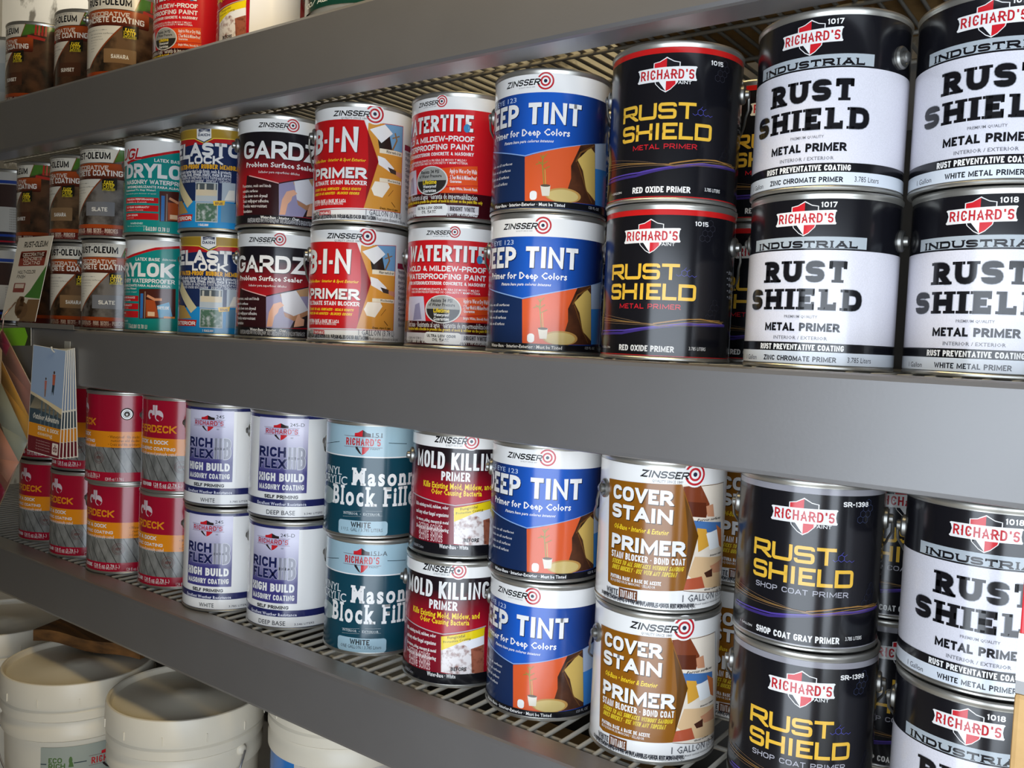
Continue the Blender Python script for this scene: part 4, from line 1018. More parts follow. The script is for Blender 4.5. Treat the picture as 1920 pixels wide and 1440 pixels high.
for name, level, spec, label, group, x, y, z, deg, turn, bail in (
 ('ro1', 0, 'SUN', 'brown concrete coating can hidden behind the leaning leaflet on the middle shelf', 'cans on the middle shelf', -1.8800, 0.1070, 0.1124, 18.9, 6, 1),
 ('ro1', 1, 'SUN', 'leftmost brown sunset coating can of the middle shelf, above the leaning leaflet', 'cans on the middle shelf', -1.8677, 0.0972, 0.3074, 18.9, 0, 1),
 ('ro2', 0, 'SAH', 'brown sahara concrete coating can on the middle shelf, right of the leaning leaflet', 'cans on the middle shelf', -1.7059, 0.1033, 0.1124, 53.5, 0, 0),
 ('ro2', 1, 'SAH', 'brown sahara concrete coating can on top of its stack on the middle shelf', 'cans on the middle shelf', -1.6924, 0.0916, 0.3074, 30.9, 0, 0),
 ('ro3', 0, 'SLA', 'grey slate concrete coating can standing on the middle shelf, bottom of its stack', 'cans on the middle shelf', -1.5350, 0.0884, 0.1124, 53.5, 0, 0),
 ('ro3', 1, 'SLA', 'grey slate concrete coating can on top of another slate can', 'cans on the middle shelf', -1.5178, 0.0713, 0.3074, 45.0, 0, 0),
 ('dry', 0, 'DRY', 'teal masonry waterproofer can standing on the middle shelf, lower of two', 'cans on the middle shelf', -1.3447, 0.0809, 0.1124, 10.2, 0, 1),
 ('dry', 1, 'DRY', 'teal masonry waterproofer can with red lettered swoosh, upper of two', 'cans on the middle shelf', -1.3392, 0.0709, 0.3074, 40.1, 0, 1),
 ('ela', 0, 'ELA', 'navy and gold rubber membrane can standing on the middle shelf, lower of two', 'cans on the middle shelf', -1.1495, 0.0805, 0.1124, 33.9, 0, 1),
 ('ela', 1, 'ELA', 'navy and gold rubber membrane can, upper of two', 'cans on the middle shelf', -1.1362, 0.0670, 0.3074, 26.7, 0, 1),
 ('gar', 0, 'GAR', 'black and red surface sealer can standing on the middle shelf, lower of two', 'cans on the middle shelf', -0.9780, 0.0880, 0.1124, 45.1, 0, 0),
 ('gar', 1, 'GAR', 'black and red surface sealer can, upper of two', 'cans on the middle shelf', -0.9636, 0.0714, 0.3074, 59.0, 0, 0),
 ('bin', 0, 'BIN', 'white and red stain blocker primer can standing on the middle shelf, lower of two', 'cans on the middle shelf', -0.7840, 0.0932, 0.1124, 54.9, 0, 1),
 ('bin', 1, 'BIN', 'white and red stain blocker primer can, upper of two', 'cans on the middle shelf', -0.7717, 0.0848, 0.3074, 56.5, 0, 1),
 ('wat', 0, 'WAT', 'bright red mildew-proof waterproofing paint can standing on the middle shelf', 'cans on the middle shelf', -0.5874, 0.1285, 0.1124, 34.5, 0, 1),
 ('wat', 1, 'WAT', 'bright red mildew-proof waterproofing paint can, upper of two on the middle shelf', 'cans on the middle shelf', -0.5800, 0.1181, 0.3074, 15.5, 0, 1),
 ('dee', 0, 'DEE', 'blue deep colour primer can with plant picture, lower of two on middle shelf', 'cans on the middle shelf', -0.3904, 0.0944, 0.1124, 29.6, 0, 1),
 ('dee', 1, 'DEE', 'blue deep colour primer can with plant picture, upper of two on middle shelf', 'cans on the middle shelf', -0.3911, 0.0922, 0.3074, 27.1, 0, 1),
 ('red', 0, 'ROX', 'black red oxide primer can with red bands standing on the middle shelf, lower of two', 'cans on the middle shelf', -0.1870, 0.0834, 0.1124, 9.8, 0, 1),
 ('red', 1, 'ROX', 'black red oxide primer can with red bands, upper of two', 'cans on the middle shelf', -0.1877, 0.0809, 0.3074, 17.6, 0, 1),
 ('zin', 0, 'ZIN', 'white zinc chromate primer can numbered 1017 standing on the middle shelf', 'cans on the middle shelf', 0.0152, 0.0786, 0.1124, 3.6, 0, 0),
 ('zin', 1, 'ZIN', 'white zinc chromate primer can numbered 1017, upper of two under the top shelf', 'cans on the middle shelf', 0.0139, 0.0756, 0.3074, 1.9, -18, 0),
 ('whi', 0, 'WHI', 'white metal primer can numbered 1018 standing at right end of the middle shelf', 'cans on the middle shelf', 0.1892, 0.1121, 0.1124, -0.8, -12, 1),
 ('whi', 1, 'WHI', 'white metal primer can in the top right corner of the photo', 'cans on the middle shelf', 0.1847, 0.1059, 0.3074, 2.1, -18, 1),
 ('sa', 0, 'DK', 'leftmost crimson deck coating can standing on the bottom shelf below hanging leaflets', 'cans on the bottom shelf', -1.8340, 0.1001, -0.4023, 38.8, -37, 1),
 ('sa', 1, 'DK', 'leftmost upper crimson deck coating can, half hidden by hanging leaflets', 'cans on the bottom shelf', -1.8639, 0.1102, -0.2073, 45.1, -37, 1),
 ('sb', 0, 'DKC', 'crimson deck coating can, second from left in the lower row of the bottom shelf', 'cans on the bottom shelf', -1.6450, 0.0830, -0.4023, 36.6, -25, 1),
 ('sb', 1, 'DKC', 'upper crimson deck coating can hidden behind the fanned edges of the hanging leaflets', 'cans on the bottom shelf', -1.6550, 0.0900, -0.2073, 36.6, -37, 1),
 ('sc', 0, 'DKA', 'crimson adobe deck coating can with round seal on its plank picture', 'cans on the bottom shelf', -1.4649, 0.0755, -0.4023, 39.1, 5, 1),
 ('sc', 1, 'DK', 'crimson deck coating can turned so a handle ear faces the front', 'cans on the bottom shelf', -1.4553, 0.0638, -0.2073, 10.9, -43, 0),
 ('sd', 0, 'DKC', 'crimson deck coating can standing beside the white masonry coating cans, lower of two', 'cans on the bottom shelf', -1.2904, 0.0931, -0.4023, 32.5, -49, 0),
 ('sd', 1, 'DK', 'crimson deck coating can with full white emblem beside the white masonry coating cans', 'cans on the bottom shelf', -1.2861, 0.0920, -0.2073, 45.3, -7, 0),
 ('rf', 0, 'RF', 'white masonry coating can numbered 245 standing on the wire deck, lower of two', 'cans on the bottom shelf', -1.1003, 0.0739, -0.4023, 25.7, 12, 0),
 ('rf', 1, 'RF', 'white masonry coating can numbered 245, upper of two', 'cans on the bottom shelf', -1.1148, 0.0806, -0.2073, 25.3, 12, 0),
 ('rd', 0, 'RD', 'white deep base masonry coating can numbered 245-D standing on the wire deck', 'cans on the bottom shelf', -0.9302, 0.0961, -0.4023, 21.7, 12, 0),
 ('rd', 1, 'RD', 'white deep base masonry coating can numbered 245-D, upper of two', 'cans on the bottom shelf', -0.9446, 0.1024, -0.2073, 31.9, 6, 0),
 ('mas', 0, 'MB', 'dark teal block filler can numbered 151-A standing on the wire deck', 'cans on the bottom shelf', -0.7337, 0.1089, -0.4023, 29.5, 0, 1),
 ('mas', 1, 'MA', 'dark teal block filler can numbered 151, upper of two', 'cans on the bottom shelf', -0.7411, 0.1067, -0.2073, 30.7, 0, 1),
 ('mol', 0, 'MOL', 'dark red mould killing primer can standing on the wire deck, lower of two', 'cans on the bottom shelf', -0.5410, 0.1053, -0.4023, 39.2, 0, 0),
 ('mol', 1, 'MOL', 'dark red mould killing primer can, upper of two on the bottom shelf', 'cans on the bottom shelf', -0.5482, 0.1166, -0.2073, 45.8, 0, 0),
 ('dt', 0, 'DEE', 'blue deep colour primer can with plant picture, lower of two on bottom shelf', 'cans on the bottom shelf', -0.3694, 0.1039, -0.4023, 20.3, 6, 0),
 ('dt', 1, 'DEE', 'blue deep colour primer can with plant picture, upper of two on bottom shelf', 'cans on the bottom shelf', -0.3770, 0.1046, -0.2073, 32.6, 0, 0),
 ('cov', 0, 'COV', 'white and brown stain covering primer can in front on the wire deck, lower of two', 'cans on the bottom shelf', -0.1840, 0.0986, -0.4023, 50.7, 0, 1),
 ('cov', 1, 'COV', 'white and brown stain covering primer can in the front row, upper of two', 'cans on the bottom shelf', -0.1869, 0.1000, -0.2073, 54.6, 0, 1),
 ('sho', 0, 'SHO', 'black shop coat primer can with silver bands cut by the lower photo edge', 'cans on the bottom shelf', 0.0175, 0.0939, -0.4023, 16.3, 0, 1),
 ('sho', 1, 'SHO', 'black shop coat primer can with silver bands, upper of two', 'cans on the bottom shelf', 0.0126, 0.0989, -0.2073, 12.4, 0, 1),
 ('wh2', 0, 'WHI', 'white metal primer can numbered 1018 in the bottom right corner', 'cans on the bottom shelf', 0.2096, 0.0871, -0.4023, 2.0, 0, 1),
 ('wh2', 1, 'WHI', 'white metal primer can numbered 1018 right below the middle front beam', 'cans on the bottom shelf', 0.2073, 0.0945, -0.2073, 5.6, 0, 1),
 ('rt1', 0, 'SUN', 'leftmost brown coating can on the top shelf, showing a red chair', 'cans on the top shelf', -1.8746, 0.0700, 0.6271, 23.2, 0, 1),
 ('rt2', 0, 'SUN', 'second brown coating can from the left on the top shelf, named sunset', 'cans on the top shelf', -1.6843, 0.0924, 0.6271, 35.7, 0, 1),
 ('rt3', 0, 'SAH', 'third brown coating can from the left on the top shelf, named sahara', 'cans on the top shelf', -1.5131, 0.0798, 0.6271, 62.0, 0, 0),
 ('wt', 0, 'WAT', 'bright red waterproofing paint can on the top shelf', 'cans on the top shelf', -1.2766, 0.0900, 0.6271, 20.0, 0, 1),
 ('mt', 0, 'MOL', 'can with a before picture beside white on the top shelf', 'cans on the top shelf', -1.0639, 0.0900, 0.6271, 0.5, 0, 1),
):
    can((name, level), SPECS[spec][0], SPECS[spec][1], label, group, (x, y, z), math.radians(deg), bail > 0, math.radians(turn))
TAGW = 176.6
LEAF = ((-1.8228, -0.0435, 0.1247), (-1.6137, -0.0435, 0.1245), (-1.8592, -0.005, 0.3312))
TAG = ((-1.8322, -0.0525, 0.0647), (-1.6754, -0.0525, 0.0708), (-1.8338, -0.0525, 0.1092))
HOOK = (-1.4973, -0.076, 0.0651)
FAN0 = math.radians(-4.0)
RAILX0, RAILX1 = -1.7183, -1.4721
HEXP = (-1.7212, -0.085, -0.2941)
PLK0, PLK1 = (-1.6968, -0.0169), (-1.4212, 0.0832)
CRX = 0.2860
SECOND = [(('back', 'red', 0), ('red', 0), 0.045, 0.2, 'black red-banded can in the second row behind the lower 1015 can'),
 (('back', 'red', 1), ('red', 1), 0.045, 0.2, 'black red-banded can in the second row behind the upper 1015 can'),
 (('back', 'dee', 0), ('dee', 0), 0.045, 0.2, 'blue plant picture can in the second row of the middle shelf'),
 (('back', 'dee', 1), ('dee', 1), 0.045, 0.2, 'blue plant picture can in the upper second row of the middle shelf'),
 (('back', 'cov', 0), ('cov', 0), 0.045, 0.2, 'brown and white can in the second row behind the lower stain covering can'),
 (('back', 'cov', 1), ('cov', 1), 0.045, 0.2, 'brown and white can in the second row behind the upper stain covering can'),
 (('back', 'sho', 0), ('sho', 0), 0.045, 0.2, 'black silver-banded can in the second row behind the lower shop coat can'),
 (('back', 'sho', 1), ('sho', 1), 0.045, 0.2, 'black silver-banded can in the second row behind the upper shop coat can'),
 (('back', 'wh2', 0), ('wh2', 0), 0.045, 0.2, 'white metal primer can in the second row of the bottom shelf'),
 (('back', 'dt', 0), ('dt', 0), 0.045, 0.2, 'blue plant picture can in the second row of the bottom shelf'),
 (('back', 'mol', 0), ('mol', 0), 0.045, 0.2, 'dark red mould primer can in the second row of the bottom shelf'),
 (('back', 'mas', 0), ('mas', 0), 0.045, 0.2, 'dark teal block filler can in the second row of the bottom shelf')]
BLUEH = 0.444

# ------------------------------------------------------------------ cans of the second row, glimpsed through the gaps
for key, src, dx, dy, lab in SECOND:
    s = CANS[src]; t = s.copy(); COL.objects.link(t); t['label'] = lab; t['group'] = 'cans standing in the second row'
    t.location = (s.location.x + dx, s.location.y + dy, s.location.z + .0006); t.rotation_euler = (0, 0, s.rotation_euler.z + .25)
    for ch in s.children:
        if ch.name.startswith('bail'): continue
        c = ch.copy(); COL.objects.link(c); c.parent = t
    CANS[key] = t

# ------------------------------------------------------------------ plastic pails under the shelves
def pail(label, loc, rz, rtop=.1545, h=.375, art=None, handle=1, ticks=True, group='plastic pails under the bottom shelf'):
    t = thing('plastic_pail', label, 'pail', loc, rz, group); s = rtop/.1545
    P = PLASTIC()
    bm = bmesh.new(); lathe(bm, [(0, .004), (.128, .003), (.134, 0), (.136, .006), (.1435, h-.125), (.1440, h-.122), (.1500, h-.118), (.1505, h-.098), (.1475, h-.094), (.1475, h-.080), (.1515, h-.077), (.1515, h-.060), (.1480, h-.056), (.1480, h-.012), (.1460, h-.012)], 96)
    bmesh.ops.transform(bm, matrix=Matrix.Diagonal((s, s, 1, 1)), verts=bm.verts[:]); o = bm_obj('pail_body', bm, P, t, True); o.data.set_sharp_from_angle(angle=math.radians(40))
    bm = bmesh.new(); lathe(bm, [(.1500, h-.052), (.1540, h-.051), (.1545, h-.046), (.1535, h-.006), (.1515, h-.001), (.1485, h), (.1455, h-.002), (.1435, h-.010), (.141, h-.012), (.060, h-.0095), (.058, h-.0085), (.030, h-.0085), (.026, h-.006), (.012, h-.0045), (0, h-.004)], 96)
    if ticks:
        for k in range(12):
            a = 2*math.pi*k/12; box(bm, -.0008, -.1560, h-.046, .0008, -.1530, h-.030); 
            vs = bm.verts[-8:]; bmesh.ops.rotate(bm, cent=(0, 0, 0), matrix=Matrix.Rotation(a, 3, 'Z'), verts=vs)
    bmesh.ops.transform(bm, matrix=Matrix.Diagonal((s, s, 1, 1)), verts=bm.verts[:]); o = bm_obj('pail_lid', bm, P, t, True); o.data.set_sharp_from_angle(angle=math.radians(40))
    if handle:
        for sd in (-1, 1):
            bm = bmesh.new(); lathe(bm, [(.011, 0), (.011, .005), (.006, .009), (0, .009)], 20)
            bmesh.ops.transform(bm, matrix=Matrix.Translation((sd*.1455*s, 0, h-.088)) @ Matrix.Rotation(sd*math.pi/2, 4, 'Y'), verts=bm.verts[:]); bm_obj('handle_ear', bm, P, t, True)
        pts = []
        for k in range(-20, 21):
            a = math.pi/2*k/20; pts.append(((.1575*s)*math.sin(a), -(.1585*s)*math.cos(a)*handle, h-.088-.19*(1-abs(k)/20)**.6))
        bm = bmesh.new(); tube(bm, pts, .0019, 8); bm_obj('bail_handle', bm, mat('metal:#9a9aa0', .3), t, True)
    if art:
        me = wrap('printed_label', art, .1437*s + .0012); link('printed_label', me, None, t)
    return t
eco = [(1, rrect(-72, 120, 165, 243, 0), '#9aa096')]
eco += [(2, q, '#2c3c44') for q in stroke2d([(-72, 208), (165, 208)], 2.2)] + [(3, rrect(-60, 200, -8, 218, 0), '#9aa096'), (3, rrect(16, 190, 104, 226, 0), '#9aa096')]
eco += [(4, q, '#4a6a34') for q in text2d('ECO', -56, 210, -30, 221, 'b') + text2d('RICH', -56, 198, -24, 209, 'b')] + [(4, q, '#a89a4a') for q in text2d('TECHNOLOGY', -54, 191, -6, 196, 'b')]
eco += [(4, circ(-14, 214, 3.4, 8), '#4a6a34'), (5, [(-18, 200), (-8, 200), (-10, 210), (-16, 210)], '#4a6a34')]
eco += [(5+i, q, c) for i, (q, c) in enumerate([x for x in logo_rich(20, 196, 102, 218, 2) if x[0] != 'layer'])]
PZ = FLOOR
pail('white plastic pail with a greenish paper label, third lid from the right under the shelf', (-1.523, .003, PZ), math.radians(62.6), art=eco, handle=.985)
pail('large white plastic pail in front, second from the right, without a visible label', (-1.209, .064, PZ), math.radians(10))
pail('white plastic pail cut by the left edge under the bottom shelf', (-1.93, .02, PZ), math.radians(110))
blue = [(1, rrect(-265, 60, -110, 262, 0), '#1f74c0'), (2, rrect(-110, 40, 120, 250, 0), '#c9c2b8')]
rb = random.Random(3)
for i in range(26): blue.append((2, circ(rb.uniform(-250, -116), rb.uniform(160, 256), 1.8, 1.8, 6), '#cfe2f4'))
blue += [(3, circ(-200, 240, 13, 9), '#6a2440'), (3, circ(-170, 188, 18, 10), '#6a2440'), (3, circ(-140, 180, 14, 9), '#2a2f7a'), (3, circ(-150, 236, 5, 3), '#cfe2f4')]
for i in range(12): blue += [(3, q, '#85807a') for q in text2d('directions for surface preparation', -98, 234-i*9, 20-(i % 4)*9, 238-i*9, 'r')]
pail('white plastic pail with a bright blue label, rightmost under the bottom shelf', (-.90, .215, PZ), math.radians(50), art=[(a, [(p[0], p[1] + BLUEH*1000 - 275) for p in b_], c) for a, b_, c in blue], handle=0, h=BLUEH)

def plank(label, p0, p1, w, z, t, warp):
    a = Vector((p0[0], p0[1], 0)); b = Vector((p1[0], p1[1], 0)); d = (b-a).normalized(); n = Vector((-d.y, d.x, 0)); bm = bmesh.new(); rows = []
    for i in range(13):
        f = i/12; c = a.lerp(b, f); zz = z + warp*math.sin(f*5.0)*.5 + warp*.5; r = []
        for s, dz in ((0, 0), (1, 0), (1, t), (0, t)): r.append(bm.verts.new((c.x + n.x*w*s, c.y + n.y*w*s, zz + dz + (.004*math.sin(9*f+s*2)))))
        rows.append(r)
    for x, y in zip(rows, rows[1:]):
        for k in range(4): bm.faces.new((x[k], x[(k+1) % 4], y[(k+1) % 4], y[k]))
    bm.faces.new(rows[0]); bm.faces.new(rows[-1][::-1])
    return tag(bm_obj('wooden_plank', bm, mat('wood:#8a5c2c:#4e3216', .7), None), label, 'plank')
plank('rough brown wooden plank lying across the lids of the pails under the shelf', PLK0, PLK1, .13, FLOOR + .3755, .026, .004)
plank('brown board resting on the left pail behind the rough plank', (-2.12, .10), (-1.66, .27), .16, FLOOR + .3755, .022, .003)
# cartons and rags glimpsed below the wire deck
def carton(label, x0, y0, z0, x1, y1, z1, rz=0, tape=True, col='card:#a8824e:#927040', parent=None):
    t = thing('cardboard_carton', label, 'carton', ((x0+x1)/2, (y0+y1)/2, z0), rz)
    w, d, h = (x1-x0)/2, (y1-y0)/2, z1-z0
    bm = bmesh.new(); box(bm, -w, -d, 0, w, d, h, .003); bm_obj('carton_box', bm, mat(col, .75), t)
    if tape: bm = bmesh.new(); box(bm, -w-.0005, -.025, h*.8, w+.0005, .025, h+.0006); bm_obj('packing_tape', bm, mat('#b89a68', .25), t)
    return t
carton('brown cardboard carton on the floor seen through the wire deck', -.66, .10, FLOOR, -.24, .42, -.60)
carton('pale cardboard carton on the floor, right end, seen through the wire deck', -.18, .12, FLOOR, .28, .45, -.66, col='card:#b8a684:#a08c68')
carton('tall narrow tan carton at the right photo edge before the bottom shelf', CRX, -.36, FLOOR, CRX+.07, -.25, -.0726, tape=False, col='card:#b08c58:#9c7a4a')
t = thing('product_box', 'red and white box on the narrow tan carton at the right photo edge', 'box', (CRX+.035, -.305, -.0726))
bm = bmesh.new(); box(bm, -.0345, -.0545, 0, .0345, .0545, .085, .001); bm_obj('box_body', bm, mat('#b51822', .35), t)
bm = bmesh.new(); box(bm, -.035, -.055, .008, .035, .055, .0372); bm_obj('white_band', bm, mat('#d2cec8', .4), t)
bm = bmesh.new(); box(bm, -.0348, -.0548, 0, .0348, .0548, .008); bm_obj('grey_band', bm, mat('#7c7a78', .4), t)
LABELS['silver'] = [('B', 5, 188, '#b8b4ac'), ('B', 158, 166, '#23408c'), ('B', 100, 156, '#3a2a28'), ('O', 40, 130, 14, 14, '#a0a098'), ('O', 40, 130, 8, 8, '#3a2a28'), ('O', 40, 130, 4, 4, '#c8c4bc'), ('B', 5, 38, '#1c1a28'), ('B', 26, 32, '#23408c'), ('B', 12, 16, '#a01c28')] + [('T', 'FOR INTERIOR AND EXTERIOR USE ON WOOD METAL', 10, 92-i*6, 96, 95-i*6, '#5a5650', 'r') for i in range(9)]
can('silver lower', 'silver', {}, 'silver and dark can at the left photo edge, lower of two beside the leaflet', 'silver cans at the far left', (-2.062, .10, ZM), math.radians(40), bail=False)
can('silver upper', 'silver', {}, 'silver and dark can at the left photo edge, upper of two', 'silver cans at the far left', (-2.062, .10, ZM+.195), math.radians(44), bail=False)
LABELS['plain'] = [('B', 5, 188, '#c8c8c0'), ('B', 60, 130, '#b4b8b4')]
can('plain', 'plain', {}, 'pale grey can cut by the left photo edge on the top shelf', None, (-2.055, .09, ZT), .6)

# white paint pail with a green band on the top shelf
t = thing('paint_pail', 'white pail with a dark green band on the top shelf', 'pail', (-.80, .135, ZT), math.radians(40))
bm = bmesh.new(); lathe(bm, [(0, .003), (.112, .003), (.118, 0), (.120, .008), (.128, .22), (.131, .222), (.131, .235), (.128, .238)], 80); o = bm_obj('pail_body', bm, PLASTIC(), t, True); o.data.set_sharp_from_angle(angle=.7)
bm = bmesh.new(); lathe(bm, [(.1315, .226), (.1335, .23), (.1335, .25), (.130, .253), (.126, .248), (0, .248)], 80); o = bm_obj('pail_lid', bm, PLASTIC(), t, True); o.data.set_sharp_from_angle(angle=.7)
gp = [(1, rrect(-400, 36, 400, 190, 0), '#123c34')] + [(2, q, '#d8dcd8') for q in text2d('100% ACRYLIC · INTERIOR EXTERIOR', -150, 44, 150, 52, 'b') + text2d('1 GALLON', -60, 90, 60, 130, 'b')]
link('printed_label', wrap('printed_label', gp, .1275), None, t)
# stock farther right on the top shelf, seen from below through the wires
carton('tan carton lying on the top shelf above the red-banded cans', -.42, .14, ZT, -.06, .5, ZT+.22)
carton('tan carton lying on the top shelf above the white 1017 cans', -.02, .14, ZT, .36, .5, ZT+.24)

# ------------------------------------------------------------------ leaflets, tags, price rail
def card(name, polys, w, h, tri=False, thick=.0012):
    """printed card: local x right, z up from the bottom-left corner, facing -y"""
    me = wrap(name, polys, .1, flat=True, rough=.3)
    bm = bmesh.new(); bm.from_mesh(me)
    n0 = len(bm.faces); box(bm, 0, .0001, 0, w, thick, h) if not tri else None
    me.materials.append(mat('#dcd8d0', .5)); k = len(me.materials)-1
    for f in list(bm.faces)[n0:]: f.material_index = k
    bm.to_mesh(me); bm.free()
    o = bpy.data.objects.new(name, me); COL.objects.link(o); return o
def place(o, bl, br, tl):
    bl, br, tl = Vector(bl), Vector(br), Vector(tl); x = (br-bl).normalized(); z = (tl-bl); z = (z - x*z.dot(x)).normalized(); y = z.cross(x)
    o.matrix_world = Matrix(((x.x, y.x, z.x, bl.x), (x.y, y.y, z.y, bl.y), (x.z, y.z, z.z, bl.z), (0, 0, 0, 1)))
    return o
w, h = 180, 197
lf = [(1, rrect(0, 0, w, h, 0), '#e2dacb'), (2, [(w, 75), (w, 130), (120, 70), (96, 55), (w, 52)], '#3e7a2a'), (2, [(0, 0), (w*.42, 0), (w, 34), (w, 52), (60, 52)], '#cfc6b4'), (3, [(150, 0), (w, 0), (w, 50), (122, 50), (96, 0)], '#7a5a38'),
      (4, circ(82, 34, 22, 24, 10), '#6a4a2c'), (4, circ(100, 24, 30, 20, 9), '#6a4a2c'), (4, circ(92, 48, 11, 9, 8), '#6a4a2c'), (5, rrect(30, 128, 166, 163, 3), '#8c2a18'), (5, rrect(33, 146, 163, 161, 2), '#a8401e'), (5, rrect(30, 66, 90, 88, 2), '#8a3a34'), (6, rrect(36, 76, 84, 86, 0), '#d8c8b8')]
lf += [(7, q, '#26241f') for q in text2d('RUST-OLEUM', 40, 172, 162, 186, 'b')] + [(7, q, '#e6dccc') for q in text2d('DECORATIVE', 44, 151, 154, 159, 'sq') + text2d('CONCRETE', 50, 141, 148, 149, 'sq') + text2d('COATING', 56, 131, 142, 139, 'sq')] + [(7, q, '#5a544c') for q in text2d('MULTI-COLOR', 36, 110, 128, 118, 'sq') + text2d('FINISH', 36, 99, 80, 107, 'sq')]
lf = [(a, [(p[0]*.911, p[1]) for p in q], c) for a, q, c in lf]
o = card('leaflet', lf, .164, h/1000); tag(o, 'white coating leaflet leaning against the brown cans on the middle shelf', 'leaflet'); place(o, *LEAF)
# price rail on the middle beam
bm = bmesh.new(); box(bm, RAILX0, -.0512, .1118, RAILX1, -.026, .1134); box(bm, RAILX0, -.0526, .1110, RAILX1, -.0512, .1215); tag(bm_obj('price_rail', bm, mat('#6a6660', .12), None), 'clear grey price rail clipped on the beam under the leaflet', 'price rail')
# lime arrow tag on the beam
ar = [(1, [(0, 0), (TAGW*.84, 0), (TAGW, 20), (TAGW*.84, 40), (0, 40)], '#7fc21e'), (2, [(TAGW*.84, 0), (TAGW, 0), (TAGW, 40), (TAGW*.84, 40), (TAGW*.92, 20)], '#26301c')]  # dark end is shadow at the arrow point, painted into the card
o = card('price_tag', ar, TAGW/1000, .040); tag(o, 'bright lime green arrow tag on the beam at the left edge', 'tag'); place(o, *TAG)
# hook and fanned leaflets
hk = thing('leaflet_hook', 'clear plastic hook stuck on the middle beam above the fanned leaflets', 'hook', (HOOK[0], -.0505, HOOK[2]))
bm = bmesh.new(); box(bm, -.012, -.002, -.016, .012, .0, .022, .0008); bm_obj('hook_plate', bm, mat('#9a9890', .12), hk)
bm = bmesh.new(); tube(bm, [(0, -.001, .004), (0, -.012, -.001), (0, -.026, -.001), (0, -.029, -.001), (0, -.033, .004), (0, -.034, .010)], .0018, 8); bm_obj('hook_peg', bm, mat('#b4b2aa', .15), hk, True)
w, h = 112, 226
fc = [(1, rrect(0, 0, w, h, 0), '#e2dccc'), (2, rrect(1, 90, w-1, h-1, 0), 'vgrad:#93a6c0:#4d6c9c:120:226'), (3, [(1, 128), (20, 124), (w-1, 100), (w-1, 84), (30, 92), (1, 92)], '#c8b898'), (3, [(1, 122), (w-1, 96), (w-1, 62), (1, 62)], '#3a4a54'), (4, [(20, 124), (w-1, 104), (w-1, 92), (24, 120)], '#d8c49a'),
      (4, rrect(1, 34, w-1, 62, 0), '#d88a20'), (4, rrect(1, 1, w-1, 34, 0), '#6a2028'), (5, circ(78, 176, 3, 3.4, 10), '#4a3428'), (5, [(73, 172), (83, 172), (82, 150), (74, 150)], '#b05a40'), (5, [(74, 150), (82, 150), (79, 128), (75, 136), (72, 126)], '#2c3a44'), (5, circ(51, 160, 2.4, 2.8, 10), '#4a3428'), (5, [(47, 156), (55, 156), (54, 138), (48, 138)], '#b06a60'), (5, [(48, 138), (54, 138), (53, 122), (49, 122)], '#8a6a5a'), (6, rrect(86, 6, 106, 30, 2), '#e2d6c8')]
for i in range(5): fc.append((4, [(40+i*14, 62), (44+i*14, 62), (44+i*14, 112-i*4), (40+i*14, 113-i*4)], '#5a6a70'))
fc += [(7, q, '#e2dccc') for q in text2d('Outdoor Adventure', 14, 72, 104, 84, 'i') + text2d('DECK & DOCK', 34, 50, 104, 58, 'b') + text2d('coating', 34, 40, 84, 47, 'r')] + [(7, q, '#c8a8a0') for i in range(4) for q in text2d('for wood and concrete', 30, 26-i*6, 78, 29-i*6, 'r')] + [(7, q, '#6a2028') for q in text2d('db', 89, 12, 103, 26, 'b')]
for k in range(6):
    o = card('hanging_leaflet', fc if k == 0 else [(1, rrect(0, 0, w, h, 0), '#e2dccc'), (2, rrect(2, 100, w-2, h-2, 0), '#8296b4'), (2, rrect(2, 34, w-2, 60, 0), '#d88a20'), (2, rrect(2, 62, w-2, 96, 0), '#3a4a54'), (2, rrect(2, 2, w-2, 33, 0), '#6a2028')], w/1000, h/1000)
    tag(o, 'front leaflet of the hanging fan with sky and jumping figures' if k == 0 else 'leaflet with white edge fanned out behind the front leaflet on the hook', 'leaflet', 'fanned leaflets on the hook')
    o.data.transform(Matrix.Translation((-.074, 0, -.219))); a = FAN0 + math.radians(1.7)*k
    o.matrix_world = Matrix.Translation((HOOK[0], -.0780 + .0036*k, HOOK[2]-.001)) @ Matrix.Rotation(math.radians(7), 4, 'Z') @ Matrix.Rotation(-a, 4, 'Y')
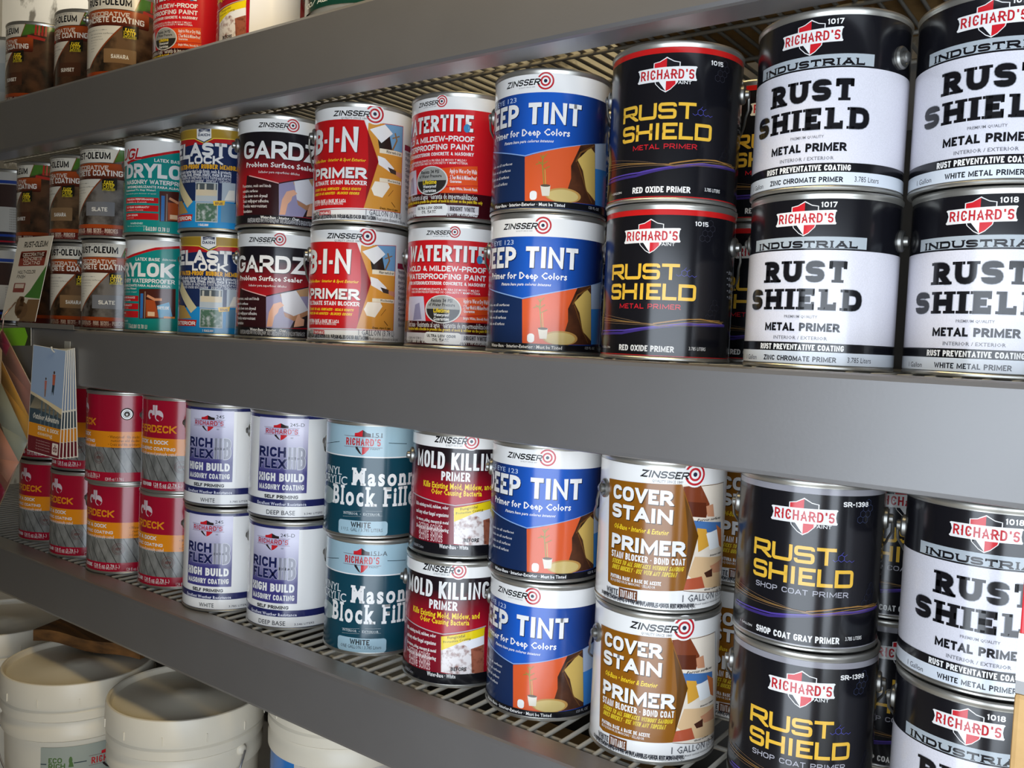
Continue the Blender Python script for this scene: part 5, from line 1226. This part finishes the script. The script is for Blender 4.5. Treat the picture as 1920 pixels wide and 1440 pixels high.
# big swatch card hanging at the left edge
hx = [(1, [(0, 0), (150, 238), (0, 400), (-170, 238)], '#b0987c'), (2, [(2, 398), (147, 238), (118, 196), (2, 330)], '#9a6a5c'), (2, [(0, 330), (118, 196), (100, 160), (0, 280)], '#c08a3c'), (2, [(0, 280), (100, 160), (60, 96), (-60, 200)], '#8a8a78'), (2, [(60, 96), (0, 4), (-90, 128), (0, 190)], '#6a4438'), (3, [(0, 180), (70, 110), (30, 60), (-40, 110)], '#b07a64'), (3, [(0, 60), (22, 40), (0, 6), (-30, 50)], '#6a1a2c'), (3, [(0, 396), (30, 364), (16, 340), (-20, 372)], '#6a2030')]
o = card('swatch_card', hx, 0, 0, tri=True); tag(o, 'large diamond shaped colour swatch card hanging at the left photo edge', 'swatch card')
sd = o.modifiers.new('thickness', 'SOLIDIFY'); sd.thickness = .0015; sd.offset = -1
o.matrix_world = Matrix.Translation(HEXP) @ Matrix.Rotation(math.radians(8), 4, 'Z')
bm = bmesh.new(); tube(bm, [(HEXP[0], HEXP[1]+.001, HEXP[2]+.40), (HEXP[0]-.004, HEXP[1]+.006, HEXP[2]+.43), (HEXP[0]-.006, -.0545, HEXP[2]+.46)], .0016, 6); tag(bm_obj('hanging_chain', bm, mat('metal:#b89a90', .4), None, True), 'thin bead chain holding the diamond swatch card on the beam', 'chain')

# ------------------------------------------------------------------ ceiling lamp above the aisle
for lx, ly, w2, d2, lab in ((-2.75, .2, .17, .32, 'short white tube lamp under the ceiling above the left end of the shelves'), (-.35, -.28, .62, .11, 'long white tube lamp hanging above the aisle')):
    lt = thing('ceiling_lamp', lab, 'lamp', (lx, ly, 1.86 if ly > 0 else 1.235), 0, 'ceiling lamps')
    for s in (-1, 1):
        bm = bmesh.new(); tube(bm, [(s*w2*.8, 0, .055), (s*w2*.8, 0, CEIL - lt.location.z + .001)], .004, 6); bm_obj('hanging_rod', bm, mat('metal:#8d8c88', .35), lt)
    bm = bmesh.new(); box(bm, -w2, -d2, .02, w2, d2, .06, .005); bm_obj('lamp_housing', bm, mat('#d8d4c8', .5), lt)
